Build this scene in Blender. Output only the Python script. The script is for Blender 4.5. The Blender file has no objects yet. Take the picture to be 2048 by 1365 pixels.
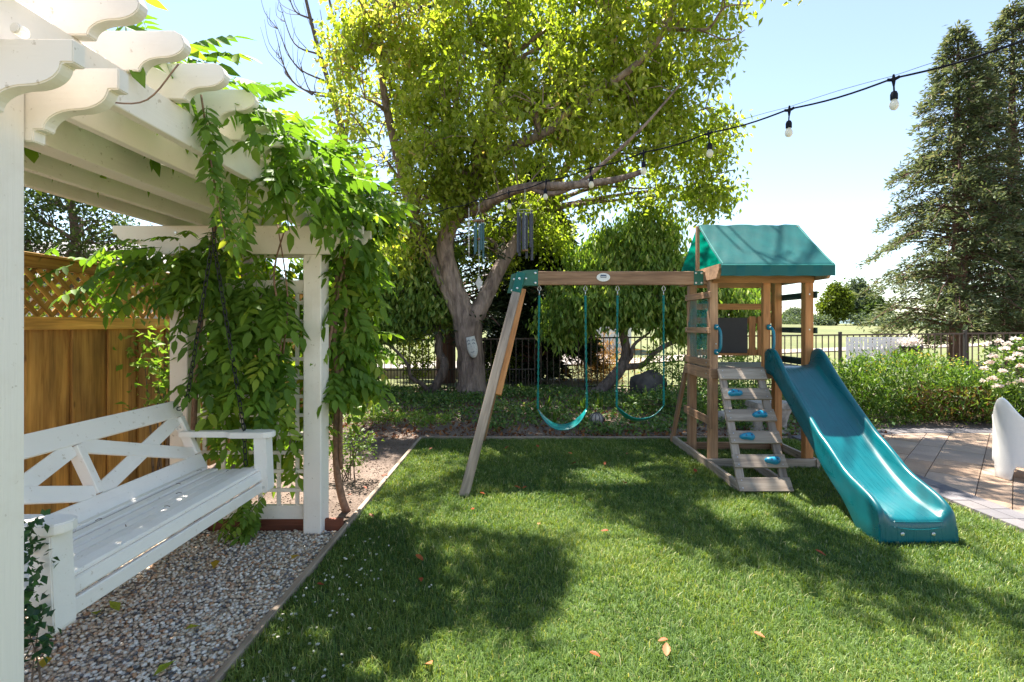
import bpy, bmesh, math, random
import numpy as np
from mathutils import Vector, Matrix
R = math.radians
random.seed(7)
rng = np.random.default_rng(11)
S = bpy.context.scene
COL = S.collection

# ------------------------------------------------------------------ camera
CAMZ = 1.5
cam_d = bpy.data.cameras.new('camera')
cam = bpy.data.objects.new('camera', cam_d); COL.objects.link(cam)
cam.location = (0, 0, CAMZ); cam.rotation_euler = (R(90), 0, 0)
cam_d.sensor_width = 36.0; cam_d.lens = 36.0 * 1000 / 2048
cam_d.shift_x = -8 / 2048; cam_d.shift_y = -32.5 / 2048
cam_d.clip_start = 0.05; cam_d.clip_end = 3000
S.camera = cam

# ------------------------------------------------------------------ light
SUN = Vector((-0.20, 0.42, 1.0)).normalized()          # direction towards the sun
elev = math.asin(SUN.z); azim = math.atan2(SUN.x, SUN.y)
world = bpy.data.worlds.new('World'); S.world = world; world.use_nodes = True
wn = world.node_tree
sky = wn.nodes.new('ShaderNodeTexSky'); sky.sky_type = 'NISHITA'; sky.sun_disc = False
sky.sun_elevation = elev; sky.sun_rotation = azim
sky.air_density = 1.1; sky.dust_density = 0.0; sky.ozone_density = 2.0
hs = wn.nodes.new('ShaderNodeHueSaturation'); hs.inputs['Saturation'].default_value = 0.84
wn.links.new(sky.outputs[0], hs.inputs['Color']); wn.links.new(hs.outputs[0], wn.nodes['Background'].inputs[0])
wn.nodes['Background'].inputs[1].default_value = 0.066
sd = bpy.data.lights.new('sun', 'SUN'); sd.energy = 4.4; sd.angle = R(0.55); sd.color = (1, 0.94, 0.84)
so = bpy.data.objects.new('sun', sd); COL.objects.link(so); so.location = (-3, 10, 14)
so.rotation_euler = SUN.to_track_quat('Z', 'Y').to_euler()
S.view_settings.view_transform = 'Standard'; S.view_settings.look = 'None'
S.view_settings.exposure = 2.1; S.view_settings.gamma = 1.0
S.render.engine = 'CYCLES'
S.cycles.use_denoising = True
S.cycles.max_bounces = 8; S.cycles.transparent_max_bounces = 8
S.cycles.sample_clamp_indirect = 6

# ------------------------------------------------------------------ materials
MATS = {}
def newmat(name):
    m = bpy.data.materials.new(name); m.use_nodes = True
    nt = m.node_tree; b = nt.nodes['Principled BSDF']
    return m, nt, b
def ramp(nt, stops, interp='LINEAR'):
    r = nt.nodes.new('ShaderNodeValToRGB'); cr = r.color_ramp; cr.interpolation = interp
    while len(cr.elements) < len(stops): cr.elements.new(0.5)
    for e, (p, c) in zip(cr.elements, stops): e.position = p; e.color = (*c, 1)
    return r
def coords(nt, kind='Object', scale=(1, 1, 1), rnd=True):
    tc = nt.nodes.new('ShaderNodeTexCoord'); mp = nt.nodes.new('ShaderNodeMapping')
    mp.inputs['Scale'].default_value = scale
    if rnd:
        oi = nt.nodes.new('ShaderNodeObjectInfo')
        mu = nt.nodes.new('ShaderNodeVectorMath'); mu.operation = 'MULTIPLY'
        mu.inputs[1].default_value = (37.0, 23.0, 11.0)
        ad = nt.nodes.new('ShaderNodeVectorMath'); ad.operation = 'ADD'
        cb = nt.nodes.new('ShaderNodeCombineXYZ')
        for i in range(3): nt.links.new(oi.outputs['Random'], cb.inputs[i])
        nt.links.new(cb.outputs[0], mu.inputs[0])
        nt.links.new(tc.outputs[kind], ad.inputs[0]); nt.links.new(mu.outputs[0], ad.inputs[1])
        nt.links.new(ad.outputs[0], mp.inputs[0])
    else:
        nt.links.new(tc.outputs[kind], mp.inputs[0])
    return mp
def noise(nt, vec, scale, detail=4, rough=0.55, dist=0.0):
    n = nt.nodes.new('ShaderNodeTexNoise'); n.inputs['Scale'].default_value = scale
    n.inputs['Detail'].default_value = detail; n.inputs['Roughness'].default_value = rough
    n.inputs['Distortion'].default_value = dist
    nt.links.new(vec.outputs[0], n.inputs['Vector']); return n
def mix(nt, fac, a, b, blend='MIX'):
    m = nt.nodes.new('ShaderNodeMix'); m.data_type = 'RGBA'; m.blend_type = blend
    for s, v in ((0, fac), (6, a), (7, b)):
        if hasattr(v, 'node'): nt.links.new(v, m.inputs[s])
        elif isinstance(v, (int, float)): m.inputs[s].default_value = v
        else: m.inputs[s].default_value = (*v, 1)
    return m.outputs[2]
def bump(nt, b, h, strength=0.3, dist=0.01):
    bp = nt.nodes.new('ShaderNodeBump'); bp.inputs['Strength'].default_value = strength
    bp.inputs['Distance'].default_value = dist
    nt.links.new(h, bp.inputs['Height']); nt.links.new(bp.outputs[0], b.inputs['Normal'])

def wood(name, dark, mid, light, rough=0.75, knots=True, vary=0.35, obj=.8):
    m, nt, b = newmat(name)
    v = coords(nt, scale=(1.6, 26, 26))
    n1 = noise(nt, v, 1.4, 6, 0.6, 0.6)
    v2 = coords(nt, scale=(0.8, 4, 4)); n2 = noise(nt, v2, 2.0, 3)
    r = ramp(nt, [(0.25, dark), (0.5, mid), (0.75, light)])
    nt.links.new(n1.outputs[0], r.inputs[0])
    r2 = ramp(nt, [(0.3, (1 - vary,) * 3), (0.7, (1.15,) * 3)])
    nt.links.new(n2.outputs[0], r2.inputs[0])
    c = mix(nt, 1.0, r.outputs[0], r2.outputs[0], 'MULTIPLY')
    oi = nt.nodes.new('ShaderNodeObjectInfo')
    r3 = ramp(nt, [(0, (obj, obj * .97, obj * .94)), (1, (1.15, 1.12, 1.08))]); nt.links.new(oi.outputs['Random'], r3.inputs[0])
    c = mix(nt, 1.0, c, r3.outputs[0], 'MULTIPLY')
    if knots:
        vk = coords(nt, scale=(2.2, 7, 7)); vo = nt.nodes.new('ShaderNodeTexVoronoi'); vo.inputs['Scale'].default_value = 1.3
        nt.links.new(vk.outputs[0], vo.inputs['Vector'])
        rk = ramp(nt, [(0.04, (0.35, 0.3, 0.27)), (0.10, (1, 1, 1))]); nt.links.new(vo.outputs['Distance'], rk.inputs[0])
        c = mix(nt, 0.8, c, rk.outputs[0], 'MULTIPLY')
    nt.links.new(c, b.inputs['Base Color']); b.inputs['Roughness'].default_value = rough
    bump(nt, b, n1.outputs[0], 0.35, 0.004)
    MATS[name] = m; return m
wood('cedar_brown', (0.21, 0.11, 0.06), (0.40, 0.23, 0.13), (0.52, 0.33, 0.20))
wood('cedar_orange', (0.28, 0.115, 0.04), (0.52, 0.23, 0.08), (0.62, 0.31, 0.12))
wood('cedar_grey', (0.22, 0.17, 0.135), (0.37, 0.30, 0.24), (0.50, 0.42, 0.35))
wood('fence_wood', (0.30, 0.135, 0.03), (0.60, 0.31, 0.075), (0.76, 0.43, 0.12), vary=0.5, obj=.55)
wood('edging_wood', (0.17, 0.13, 0.10), (0.33, 0.26, 0.20), (0.44, 0.36, 0.29))
wood('redwood_board', (0.10, 0.03, 0.015), (0.20, 0.06, 0.03), (0.28, 0.09, 0.05))
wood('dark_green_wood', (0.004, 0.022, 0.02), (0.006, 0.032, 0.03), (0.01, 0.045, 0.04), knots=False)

def paint(name, col, dirt=(0.45, 0.36, 0.26), amount=0.5, rough=0.5):
    m, nt, b = newmat(name)
    v = coords(nt); n1 = noise(nt, v, 3.0, 6, 0.65); n2 = noise(nt, v, 38, 3, 0.6)
    r = ramp(nt, [(0.50, (0, 0, 0)), (0.78, (1, 1, 1))]); nt.links.new(n1.outputs[0], r.inputs[0])
    r2 = ramp(nt, [(0.655, (0, 0, 0)), (0.72, (1, 1, 1))]); nt.links.new(n2.outputs[0], r2.inputs[0])
    c = mix(nt, r.outputs[0], col, tuple(col[i] * (1 - 0.16 * amount) * (1 - .05 * i * amount) for i in range(3)))
    mu = nt.nodes.new('ShaderNodeMath'); mu.operation = 'MULTIPLY'; mu.inputs[1].default_value = amount * 0.8
    nt.links.new(r2.outputs[0], mu.inputs[0])
    c = mix(nt, mu.outputs[0], c, dirt)
    nt.links.new(c, b.inputs['Base Color']); b.inputs['Roughness'].default_value = rough
    v3 = coords(nt, scale=(3, 60, 60)); n3 = noise(nt, v3, 1.5, 4)
    bump(nt, b, n3.outputs[0], 0.3, 0.004)
    MATS[name] = m; return m
paint('white_paint', (0.86, 0.79, 0.715), amount=0.75)
paint('bench_paint', (0.84, 0.80, 0.755), amount=0.6)
paint('white_plastic', (0.80, 0.79, 0.77), amount=0.15, rough=0.4)
paint('house_paint', (0.72, 0.71, 0.69), amount=0.2)
paint('cream_wall', (0.62, 0.55, 0.46), amount=0.4, rough=0.8)

def plain(name, col, rough=0.5, metal=0.0, spec=0.5, nscale=0, namp=0.2, bumpv=0.0):
    m, nt, b = newmat(name)
    b.inputs['Roughness'].default_value = rough; b.inputs['Metallic'].default_value = metal
    b.inputs['Specular IOR Level'].default_value = spec
    if nscale:
        v = coords(nt); n = noise(nt, v, nscale, 5, 0.6)
        r = ramp(nt, [(0.3, tuple(c * (1 - namp) for c in col)), (0.7, tuple(min(1, c * (1 + namp)) for c in col))])
        nt.links.new(n.outputs[0], r.inputs[0]); nt.links.new(r.outputs[0], b.inputs['Base Color'])
        if bumpv: bump(nt, b, n.outputs[0], bumpv, 0.01)
    else:
        b.inputs['Base Color'].default_value = (*col, 1)
    MATS[name] = m; return m
def slide_mat():
    m, nt, b = newmat('slide_plastic')
    v = coords(nt, rnd=False, scale=(60, 1.2, 3)); n = noise(nt, v, 1.0, 6, .7); v2 = coords(nt, rnd=False); n2 = noise(nt, v2, 5, 5, .6)
    r = ramp(nt, [(.35, (.0, .10, .118)), (.62, (.0, .115, .132)), (.82, (.012, .15, .165))]); nt.links.new(n.outputs[0], r.inputs[0])
    r2 = ramp(nt, [(.3, (.85, .85, .85)), (.7, (1.12, 1.12, 1.12))]); nt.links.new(n2.outputs[0], r2.inputs[0])
    nt.links.new(mix(nt, 1, r.outputs[0], r2.outputs[0], 'MULTIPLY'), b.inputs['Base Color'])
    rr_ = ramp(nt, [(.35, (.22,) * 3), (.75, (.5,) * 3)]); nt.links.new(n.outputs[0], rr_.inputs[0]); nt.links.new(rr_.outputs[0], b.inputs['Roughness']); MATS['slide_plastic'] = m
slide_mat()
plain('handle_plastic', (0.0, 0.17, 0.24), 0.32, nscale=9, namp=.1)
plain('hold_plastic', (0.01, 0.22, 0.36), 0.38, nscale=12, namp=.15)
plain('swing_plastic', (0.0, 0.20, 0.19), 0.35, nscale=8, namp=.12)
plain('green_metal', (0.0, 0.115, 0.075), 0.4, nscale=10, namp=.15)
plain('rope', (0.0, 0.16, 0.14), 0.8, nscale=120, namp=.35)
plain('chalkboard', (0.018, 0.016, 0.018), 0.55, nscale=14, namp=.2)
plain('steel', (0.62, 0.62, 0.60), 0.35, metal=0.9, nscale=30, namp=.15)
plain('black_iron', (0.022, 0.016, 0.013), 0.5, nscale=20, namp=.3)
plain('brown_iron', (0.06, 0.034, 0.022), 0.5, nscale=20, namp=.3)
plain('chain_iron', (0.02, 0.02, 0.022), 0.45, metal=.4, nscale=60, namp=.3)
plain('cable_black', (0.015, 0.015, 0.022), 0.85, spec=.1, nscale=40, namp=.2)
plain('chime_teal', (0.03, 0.11, 0.13), 0.4, nscale=20, namp=.3)
plain('chime_dark', (0.03, 0.03, 0.045), 0.4, nscale=20, namp=.3)
plain('disc_wood', (0.30, 0.17, 0.10), 0.6, nscale=14, namp=.3)
plain('badge_white', (0.75, 0.74, 0.70), 0.4, nscale=30, namp=.06)
plain('badge_blue', (0.03, 0.06, 0.13), 0.4, nscale=30, namp=.1)
plain('stone', (0.36, 0.31, 0.27), 0.85, nscale=14, namp=.4, bumpv=.5)
plain('boulder_stone', (0.10, 0.085, 0.075), 0.85, nscale=7, namp=.45, bumpv=.5)
plain('plaque_clay', (0.62, 0.60, 0.55), 0.8, nscale=40, namp=.2, bumpv=.3)
plain('plaque_ink', (0.16, 0.19, 0.21), 0.8, nscale=40, namp=.2)
plain('stump_wood', (0.12, 0.085, 0.06), 0.85, nscale=20, namp=.4, bumpv=.4)
plain('roof_tile', (0.20, 0.185, 0.18), 0.8, nscale=8, namp=.35)
plain('window_glass', (0.05, 0.06, 0.07), 0.1, nscale=3, namp=.1)
plain('feeder_teal', (0.0, 0.25, 0.27), 0.3, nscale=10, namp=.1)
plain('tube_black', (0.012, 0.012, 0.012), 0.5, nscale=20, namp=.2)
plain('red_flower', (0.45, 0.02, 0.02), 0.6, nscale=20, namp=.3)
plain('canvas_seam', (0.03, 0.28, 0.25), 0.7, nscale=40, namp=.1)
plain('vine_bark', (0.22, 0.13, 0.085), 0.85, nscale=30, namp=.4, bumpv=.4)
plain('twig_bark', (0.13, 0.09, 0.065), 0.85, nscale=20, namp=.4)
plain('concrete', (0.30, 0.26, 0.23), 0.85, nscale=6, namp=.2)
plain('path_concrete', (0.34, 0.28, 0.22), 0.85, nscale=3, namp=.15)
plain('far_hill', (0.10, 0.15, 0.16), 0.9, nscale=.02, namp=.3)

def fabric():
    m, nt, b = newmat('canopy_fabric')
    v = coords(nt, rnd=False); n = noise(nt, v, 5, 5)
    r = ramp(nt, [(0.3, (0.0, 0.088, 0.092)), (0.7, (0.002, 0.125, 0.125))]); nt.links.new(n.outputs[0], r.inputs[0])
    nt.links.new(r.outputs[0], b.inputs['Base Color']); b.inputs['Roughness'].default_value = 0.55
    w = nt.nodes.new('ShaderNodeTexNoise'); w.inputs['Scale'].default_value = 260
    bump(nt, b, n.outputs[0], .25, .02)
    tr = nt.nodes.new('ShaderNodeBsdfTranslucent'); tr.inputs[0].default_value = (0.0, 0.30, 0.20, 1)
    ms = nt.nodes.new('ShaderNodeMixShader'); ms.inputs[0].default_value = 0.28
    nt.links.new(b.outputs[0], ms.inputs[1]); nt.links.new(tr.outputs[0], ms.inputs[2])
    nt.links.new(ms.outputs[0], nt.nodes['Material Output'].inputs[0]); MATS['canopy_fabric'] = m
fabric()
def vinyl(name, col, alpha):
    m, nt, b = newmat(name)
    v = coords(nt, rnd=False); n = noise(nt, v, 9, 3)
    r = ramp(nt, [(0.35, (alpha * 0.75,) * 3), (0.7, (min(1, alpha * 1.3),) * 3)]); nt.links.new(n.outputs[0], r.inputs[0])
    b.inputs['Base Color'].default_value = (*col, 1); b.inputs['Roughness'].default_value = 0.18
    nt.links.new(r.outputs[0], b.inputs['Alpha']); bump(nt, b, n.outputs[0], .4, .03); MATS[name] = m
vinyl('vinyl_teal', (0.02, 0.24, 0.24), 0.55)
vinyl('vinyl_clear', (0.55, 0.6, 0.62), 0.10)
def bulbglass():
    m, nt, b = newmat('bulb_glass')
    b.inputs['Base Color'].default_value = (0.85, 0.78, 0.6, 1); b.inputs['Roughness'].default_value = 0.08
    b.inputs['Alpha'].default_value = 0.72; MATS['bulb_glass'] = m
bulbglass()

def leafmat(name, stops, trans=0.45, tcol=(1.25, 1.35, 0.5), rough=0.45, gloss=True, spread=0.0):
    m, nt, b = newmat(name)
    at = nt.nodes.new('ShaderNodeAttribute'); at.attribute_name = 'rnd'
    r = ramp(nt, stops); nt.links.new(at.outputs['Fac'], r.inputs[0])
    oi = nt.nodes.new('ShaderNodeObjectInfo')
    if spread:
        ad = nt.nodes.new('ShaderNodeMath'); ad.operation = 'MULTIPLY_ADD'; ad.inputs[1].default_value = spread
        ad.inputs[2].default_value = 0.0
        a2 = nt.nodes.new('ShaderNodeMath'); a2.operation = 'ADD'
        nt.links.new(oi.outputs['Random'], ad.inputs[0]); nt.links.new(ad.outputs[0], a2.inputs[0]); nt.links.new(at.outputs['Fac'], a2.inputs[1])
        nt.links.new(a2.outputs[0], r.inputs[0])
    nt.links.new(r.outputs[0], b.inputs['Base Color']); b.inputs['Roughness'].default_value = rough
    b.inputs['Specular IOR Level'].default_value = 0.4 if gloss else 0.1
    tr = nt.nodes.new('ShaderNodeBsdfTranslucent')
    tc = mix(nt, 1.0, r.outputs[0], tcol, 'MULTIPLY'); nt.links.new(tc, tr.inputs[0])
    ms = nt.nodes.new('ShaderNodeMixShader'); ms.inputs[0].default_value = trans
    nt.links.new(b.outputs[0], ms.inputs[1]); nt.links.new(tr.outputs[0], ms.inputs[2])
    nt.links.new(ms.outputs[0], nt.nodes['Material Output'].inputs[0]); MATS[name] = m
leafmat('leaf_main', [(0.0, (0.17, 0.23, 0.028)), (0.45, (0.33, 0.39, 0.05)), (0.82, (0.50, 0.52, 0.13)), (0.97, (0.55, 0.52, 0.25)), (1.0, (0.40, 0.12, 0.03))], 0.6)
leafmat('leaf_weeping', [(0.0, (0.085, 0.17, 0.03)), (0.6, (0.23, 0.33, 0.06)), (1.0, (0.44, 0.48, 0.14))], 0.45)
leafmat('leaf_vine', [(0.0, (0.06, 0.14, 0.022)), (0.55, (0.16, 0.275, 0.032)), (0.85, (0.33, 0.40, 0.05)), (1.0, (0.52, 0.33, 0.04))], 0.5, spread=.36, rough=.6)
leafmat('leaf_redwood', [(0.0, (0.055, 0.08, 0.04)), (0.55, (0.135, 0.17, 0.085)), (0.85, (0.24, 0.24, 0.15)), (1.0, (0.32, 0.27, 0.19))], 0.35, tcol=(1.2, 1.15, .7), gloss=False)
leafmat('leaf_dark_conifer', [(0.0, (0.02, 0.035, 0.018)), (0.7, (0.05, 0.07, 0.035)), (1.0, (0.10, 0.11, 0.06))], 0.2, gloss=False)
leafmat('leaf_far', [(0.0, (0.035, 0.06, 0.02)), (0.7, (0.085, 0.125, 0.035)), (1.0, (0.15, 0.19, 0.06))], 0.3, gloss=False)
leafmat('leaf_far_bright', [(0.0, (0.07, 0.10, 0.015)), (0.7, (0.15, 0.19, 0.025)), (1.0, (0.24, 0.26, 0.05))], 0.4, gloss=False)
leafmat('leaf_far_grey', [(0.0, (0.08, 0.11, 0.07)), (0.7, (0.15, 0.19, 0.12)), (1.0, (0.22, 0.25, 0.17))], 0.3, gloss=False)
leafmat('leaf_bush', [(0.0, (0.05, 0.11, 0.018)), (0.6, (0.13, 0.22, 0.03)), (0.9, (0.24, 0.30, 0.06)), (1.0, (0.13, 0.04, 0.025))], 0.4)
leafmat('leaf_rose', [(0.0, (0.04, 0.09, 0.018)), (0.7, (0.11, 0.18, 0.03)), (1.0, (0.22, 0.26, 0.06))], 0.4)
leafmat('leaf_sapling', [(0.0, (0.02, 0.06, 0.025)), (0.7, (0.035, 0.10, 0.03)), (1.0, (0.06, 0.15, 0.03))], 0.3)
leafmat('leaf_bright', [(0.0, (0.12, 0.22, 0.03)), (0.7, (0.22, 0.33, 0.06)), (1.0, (0.38, 0.42, 0.14))], 0.45)
leafmat('leaf_cover', [(0.0, (0.05, 0.11, 0.025)), (0.6, (0.12, 0.22, 0.045)), (0.9, (0.22, 0.29, 0.08)), (1.0, (0.30, 0.30, 0.16))], 0.3)
leafmat('leaf_dead', [(0.0, (0.10, 0.04, 0.022)), (0.5, (0.20, 0.085, 0.04)), (1.0, (0.36, 0.16, 0.06))], 0.15, tcol=(1.2, .9, .6), gloss=False)
leafmat('leaf_fallen', [(0.0, (0.24, 0.045, 0.022)), (0.5, (0.32, 0.09, 0.03)), (1.0, (0.36, 0.18, 0.09))], 0.15, tcol=(1.2, .8, .5), gloss=False, spread=.9)
leafmat('grass_blade', [(0.0, (0.05, 0.115, 0.025)), (0.55, (0.155, 0.24, 0.045)), (0.88, (0.31, 0.35, 0.085)), (1.0, (0.48, 0.44, 0.25))], 0.35, tcol=(1.4, 1.3, .4), rough=.5)
leafmat('petal', [(0.0, (0.78, 0.60, 0.52)), (0.4, (0.82, 0.74, 0.68)), (1.0, (0.86, 0.83, 0.78))], 0.3, tcol=(1, .95, .9), gloss=False)
leafmat('yellow_flower', [(0.0, (0.50, 0.36, 0.03)), (1.0, (0.62, 0.52, 0.12))], 0.3, tcol=(1, 1, .5), gloss=False)
leafmat('gold_grass', [(0.0, (0.30, 0.14, 0.03)), (1.0, (0.50, 0.30, 0.09))], 0.3, tcol=(1, .9, .5), gloss=False)
leafmat('pebble', [(0.0, (0.14, 0.14, 0.145)), (0.09, (0.25, 0.235, 0.225)), (0.14, (0.50, 0.39, 0.28)), (0.40, (0.62, 0.51, 0.39)), (0.55, (0.48, 0.27, 0.15)), (0.63, (0.66, 0.60, 0.51)), (1.0, (0.80, 0.75, 0.66))], 0.0, gloss=False, rough=.6)
leafmat('mulch', [(0.0, (0.12, 0.085, 0.065)), (0.6, (0.20, 0.145, 0.11)), (1.0, (0.32, 0.25, 0.20))], 0.0, gloss=False, rough=.9)

def bark(name, dark, light, scale=9, stretch=.25):
    m, nt, b = newmat(name)
    v = coords(nt, scale=(1, 1, stretch), rnd=False)
    n = noise(nt, v, scale, 7, .65, .5)
    vo = nt.nodes.new('ShaderNodeTexVoronoi'); vo.inputs['Scale'].default_value = scale * 2.6; nt.links.new(v.outputs[0], vo.inputs['Vector'])
    ad = nt.nodes.new('ShaderNodeMath'); ad.operation = 'MULTIPLY'; nt.links.new(n.outputs[0], ad.inputs[0]); nt.links.new(vo.outputs['Distance'], ad.inputs[1])
    r = ramp(nt, [(0.34, dark), (0.62, light)]); nt.links.new(n.outputs[0], r.inputs[0])
    n2 = noise(nt, v, 1.3, 3); r2 = ramp(nt, [(.35, (.75, .7, .68)), (.7, (1.25, 1.25, 1.25))]); nt.links.new(n2.outputs[0], r2.inputs[0])
    c = mix(nt, 1.0, r.outputs[0], r2.outputs[0], 'MULTIPLY')
    nt.links.new(c, b.inputs['Base Color']); b.inputs['Roughness'].default_value = .9
    bump(nt, b, ad.outputs[0], .9, .05); MATS[name] = m
bark('bark_main', (0.09, 0.062, 0.05), (0.33, 0.25, 0.20))
bark('bark_weeping', (0.07, 0.055, 0.045), (0.26, 0.20, 0.165), 14)
bark('bark_redwood', (0.05, 0.025, 0.018), (0.17, 0.09, 0.065), 6, .12)

def ground_mats():
    m, nt, b = newmat('soil')
    v = coords(nt, rnd=False); n = noise(nt, v, 1.3, 8, .65); n2 = noise(nt, v, 55, 4, .7)
    r = ramp(nt, [(.3, (.12, .085, .065)), (.55, (.24, .18, .145)), (.75, (.33, .26, .21))]); nt.links.new(n.outputs[0], r.inputs[0])
    r2 = ramp(nt, [(.35, (.55, .52, .5)), (.65, (1.2, 1.2, 1.2))]); nt.links.new(n2.outputs[0], r2.inputs[0])
    c = mix(nt, 1.0, r.outputs[0], r2.outputs[0], 'MULTIPLY'); nt.links.new(c, b.inputs['Base Color'])
    b.inputs['Roughness'].default_value = .95; bump(nt, b, n2.outputs[0], .9, .03); MATS['soil'] = m
    m, nt, b = newmat('lawn_soil')
    v = coords(nt, rnd=False); n = noise(nt, v, 9, 6, .65)
    r = ramp(nt, [(.3, (.025, .05, .012)), (.6, (.06, .10, .02)), (.8, (.13, .12, .05))]); nt.links.new(n.outputs[0], r.inputs[0])
    nt.links.new(r.outputs[0], b.inputs['Base Color']); b.inputs['Roughness'].default_value = 1; MATS['lawn_soil'] = m
    m, nt, b = newmat('gravel_base')
    v = coords(nt, rnd=False); vo = nt.nodes.new('ShaderNodeTexVoronoi'); vo.inputs['Scale'].default_value = 60; nt.links.new(v.outputs[0], vo.inputs['Vector'])
    r = ramp(nt, [(0, (.18, .15, .12)), (.5, (.38, .32, .26)), (1, (.55, .5, .44))]); nt.links.new(vo.outputs['Color'], r.inputs[0])
    nt.links.new(r.outputs[0], b.inputs['Base Color']); b.inputs['Roughness'].default_value = .9; MATS['gravel_base'] = m
    m, nt, b = newmat('fairway_grass')
    v = coords(nt, rnd=False); n = noise(nt, v, .12, 6, .6); n2 = noise(nt, v, 3.5, 6, .7)
    r = ramp(nt, [(.3, (.10, .125, .04)), (.55, (.15, .16, .06)), (.75, (.21, .19, .10))]); nt.links.new(n.outputs[0], r.inputs[0])
    r2 = ramp(nt, [(.3, (.7, .72, .7)), (.7, (1.2, 1.15, 1.1))]); nt.links.new(n2.outputs[0], r2.inputs[0])
    c = mix(nt, 1.0, r.outputs[0], r2.outputs[0], 'MULTIPLY'); nt.links.new(c, b.inputs['Base Color'])
    b.inputs['Roughness'].default_value = .95; bump(nt, b, n2.outputs[0], .5, .1); MATS['fairway_grass'] = m
    for nm, cols in (('paver_tan', [(.0, (.33, .225, .15)), (.5, (.41, .305, .22)), (1, (.34, .265, .215))]), ('paver_slate', [(0, (.11, .105, .115)), (.5, (.145, .14, .15)), (1, (.18, .165, .165))])):
        m, nt, b = newmat(nm)
        oi = nt.nodes.new('ShaderNodeObjectInfo'); r = ramp(nt, cols); nt.links.new(oi.outputs['Random'], r.inputs[0])
        v = coords(nt); n = noise(nt, v, 2.2, 5); n2 = noise(nt, v, 70, 4, .7)
        r1 = ramp(nt, [(.3, (.78, .76, .76)), (.7, (1.15, 1.1, 1.08))]); nt.links.new(n.outputs[0], r1.inputs[0])
        r2 = ramp(nt, [(.3, (.8, .8, .8)), (.7, (1.12, 1.12, 1.12))]); nt.links.new(n2.outputs[0], r2.inputs[0])
        c = mix(nt, 1, r.outputs[0], r1.outputs[0], 'MULTIPLY'); c = mix(nt, 1, c, r2.outputs[0], 'MULTIPLY')
        nt.links.new(c, b.inputs['Base Color']); b.inputs['Roughness'].default_value = .85; bump(nt, b, n2.outputs[0], .35, .006); MATS[nm] = m
ground_mats()

# ------------------------------------------------------------------ mesh helpers
def link(name, me, mat, parent=None, M=None):
    o = bpy.data.objects.new(name, me); COL.objects.link(o)
    if mat and not me.materials: me.materials.append(MATS[mat])
    if M is not None: o.matrix_basis = M
    if parent is not None:
        o.parent = parent
        o.matrix_parent_inverse = ROOTINV.get(parent.name, Matrix.Identity(4))
    ROOTINV[o.name] = (M.inverted() if M is not None else Matrix.Identity(4))
    if parent is not None:
        ROOTINV[o.name] = o.matrix_basis.inverted() @ Matrix.Identity(4)
    return o
ROOTINV = {}
def tag(o, label=None, cat=None, group=None, kind=None):
    if label: o['label'] = label
    if cat: o['category'] = cat
    if group: o['group'] = group
    if kind: o['kind'] = kind
    return o
def thing(name, label, cat, loc=(0, 0, 0), group=None):
    o = bpy.data.objects.new(name, None); COL.objects.link(o); o.empty_display_size = .1
    o.location = loc; ROOTINV[o.name] = Matrix.Translation(-Vector(loc))
    return tag(o, label, cat, group)
BOXC = {}
def box_mesh(L, w, t, bev=.003):
    k = (round(L, 3), round(w, 3), round(t, 3), bev)
    if k in BOXC: return BOXC[k]
    bm = bmesh.new(); bmesh.ops.create_cube(bm, size=1)
    bmesh.ops.scale(bm, vec=(L, w, t), verts=bm.verts)
    if bev: bmesh.ops.bevel(bm, geom=bm.edges[:], offset=min(bev, t * .3, w * .3), segments=1, affect='EDGES', clamp_overlap=True)
    me = bpy.data.meshes.new('board'); bm.to_mesh(me); bm.free(); BOXC[k] = me
    return me
MESHM = {}
def frame(p0, p1, up=(0, 0, 1)):
    p0 = Vector(p0); p1 = Vector(p1); x = (p1 - p0).normalized(); u = Vector(up)
    if abs(x.dot(u)) > .98: u = Vector((0, 1, 0))
    y = u.cross(x).normalized(); z = x.cross(y)
    M = Matrix((x, y, z)).transposed().to_4x4(); M.translation = (p0 + p1) / 2
    return M
def board(name, p0, p1, w, t, mat, parent=None, up=(0, 0, 1), bev=.003):
    """length p0-p1; t = size along 'up', w = size across."""
    L = (Vector(p1) - Vector(p0)).length
    me0 = box_mesh(L, w, t, bev); k = (me0.name, mat)
    if k not in MESHM:
        me = me0 if not me0.materials else me0.copy()
        if me.materials: me.materials[0] = MATS[mat]
        else: me.materials.append(MATS[mat])
        MESHM[k] = me
        if me is not me0: pass
    return link(name, MESHM[k], None, parent, frame(p0, p1, up))
def fast_mesh(name, V, F, rnd=None, smooth=False):
    V = np.asarray(V, np.float32); F = np.asarray(F, np.int32)
    me = bpy.data.meshes.new(name); n, k = F.shape
    me.vertices.add(len(V)); me.vertices.foreach_set('co', V.ravel())
    me.loops.add(n * k); me.loops.foreach_set('vertex_index', F.ravel())
    me.polygons.add(n); me.polygons.foreach_set('loop_start', np.arange(0, n * k, k, dtype=np.int32))
    me.polygons.foreach_set('loop_total', np.full(n, k, np.int32))
    if smooth: me.polygons.foreach_set('use_smooth', np.ones(n, bool))
    me.update(calc_edges=True)
    if rnd is not None:
        a = me.attributes.new('rnd', 'FLOAT', 'POINT'); a.data.foreach_set('value', np.asarray(rnd, np.float32))
    return me
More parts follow.
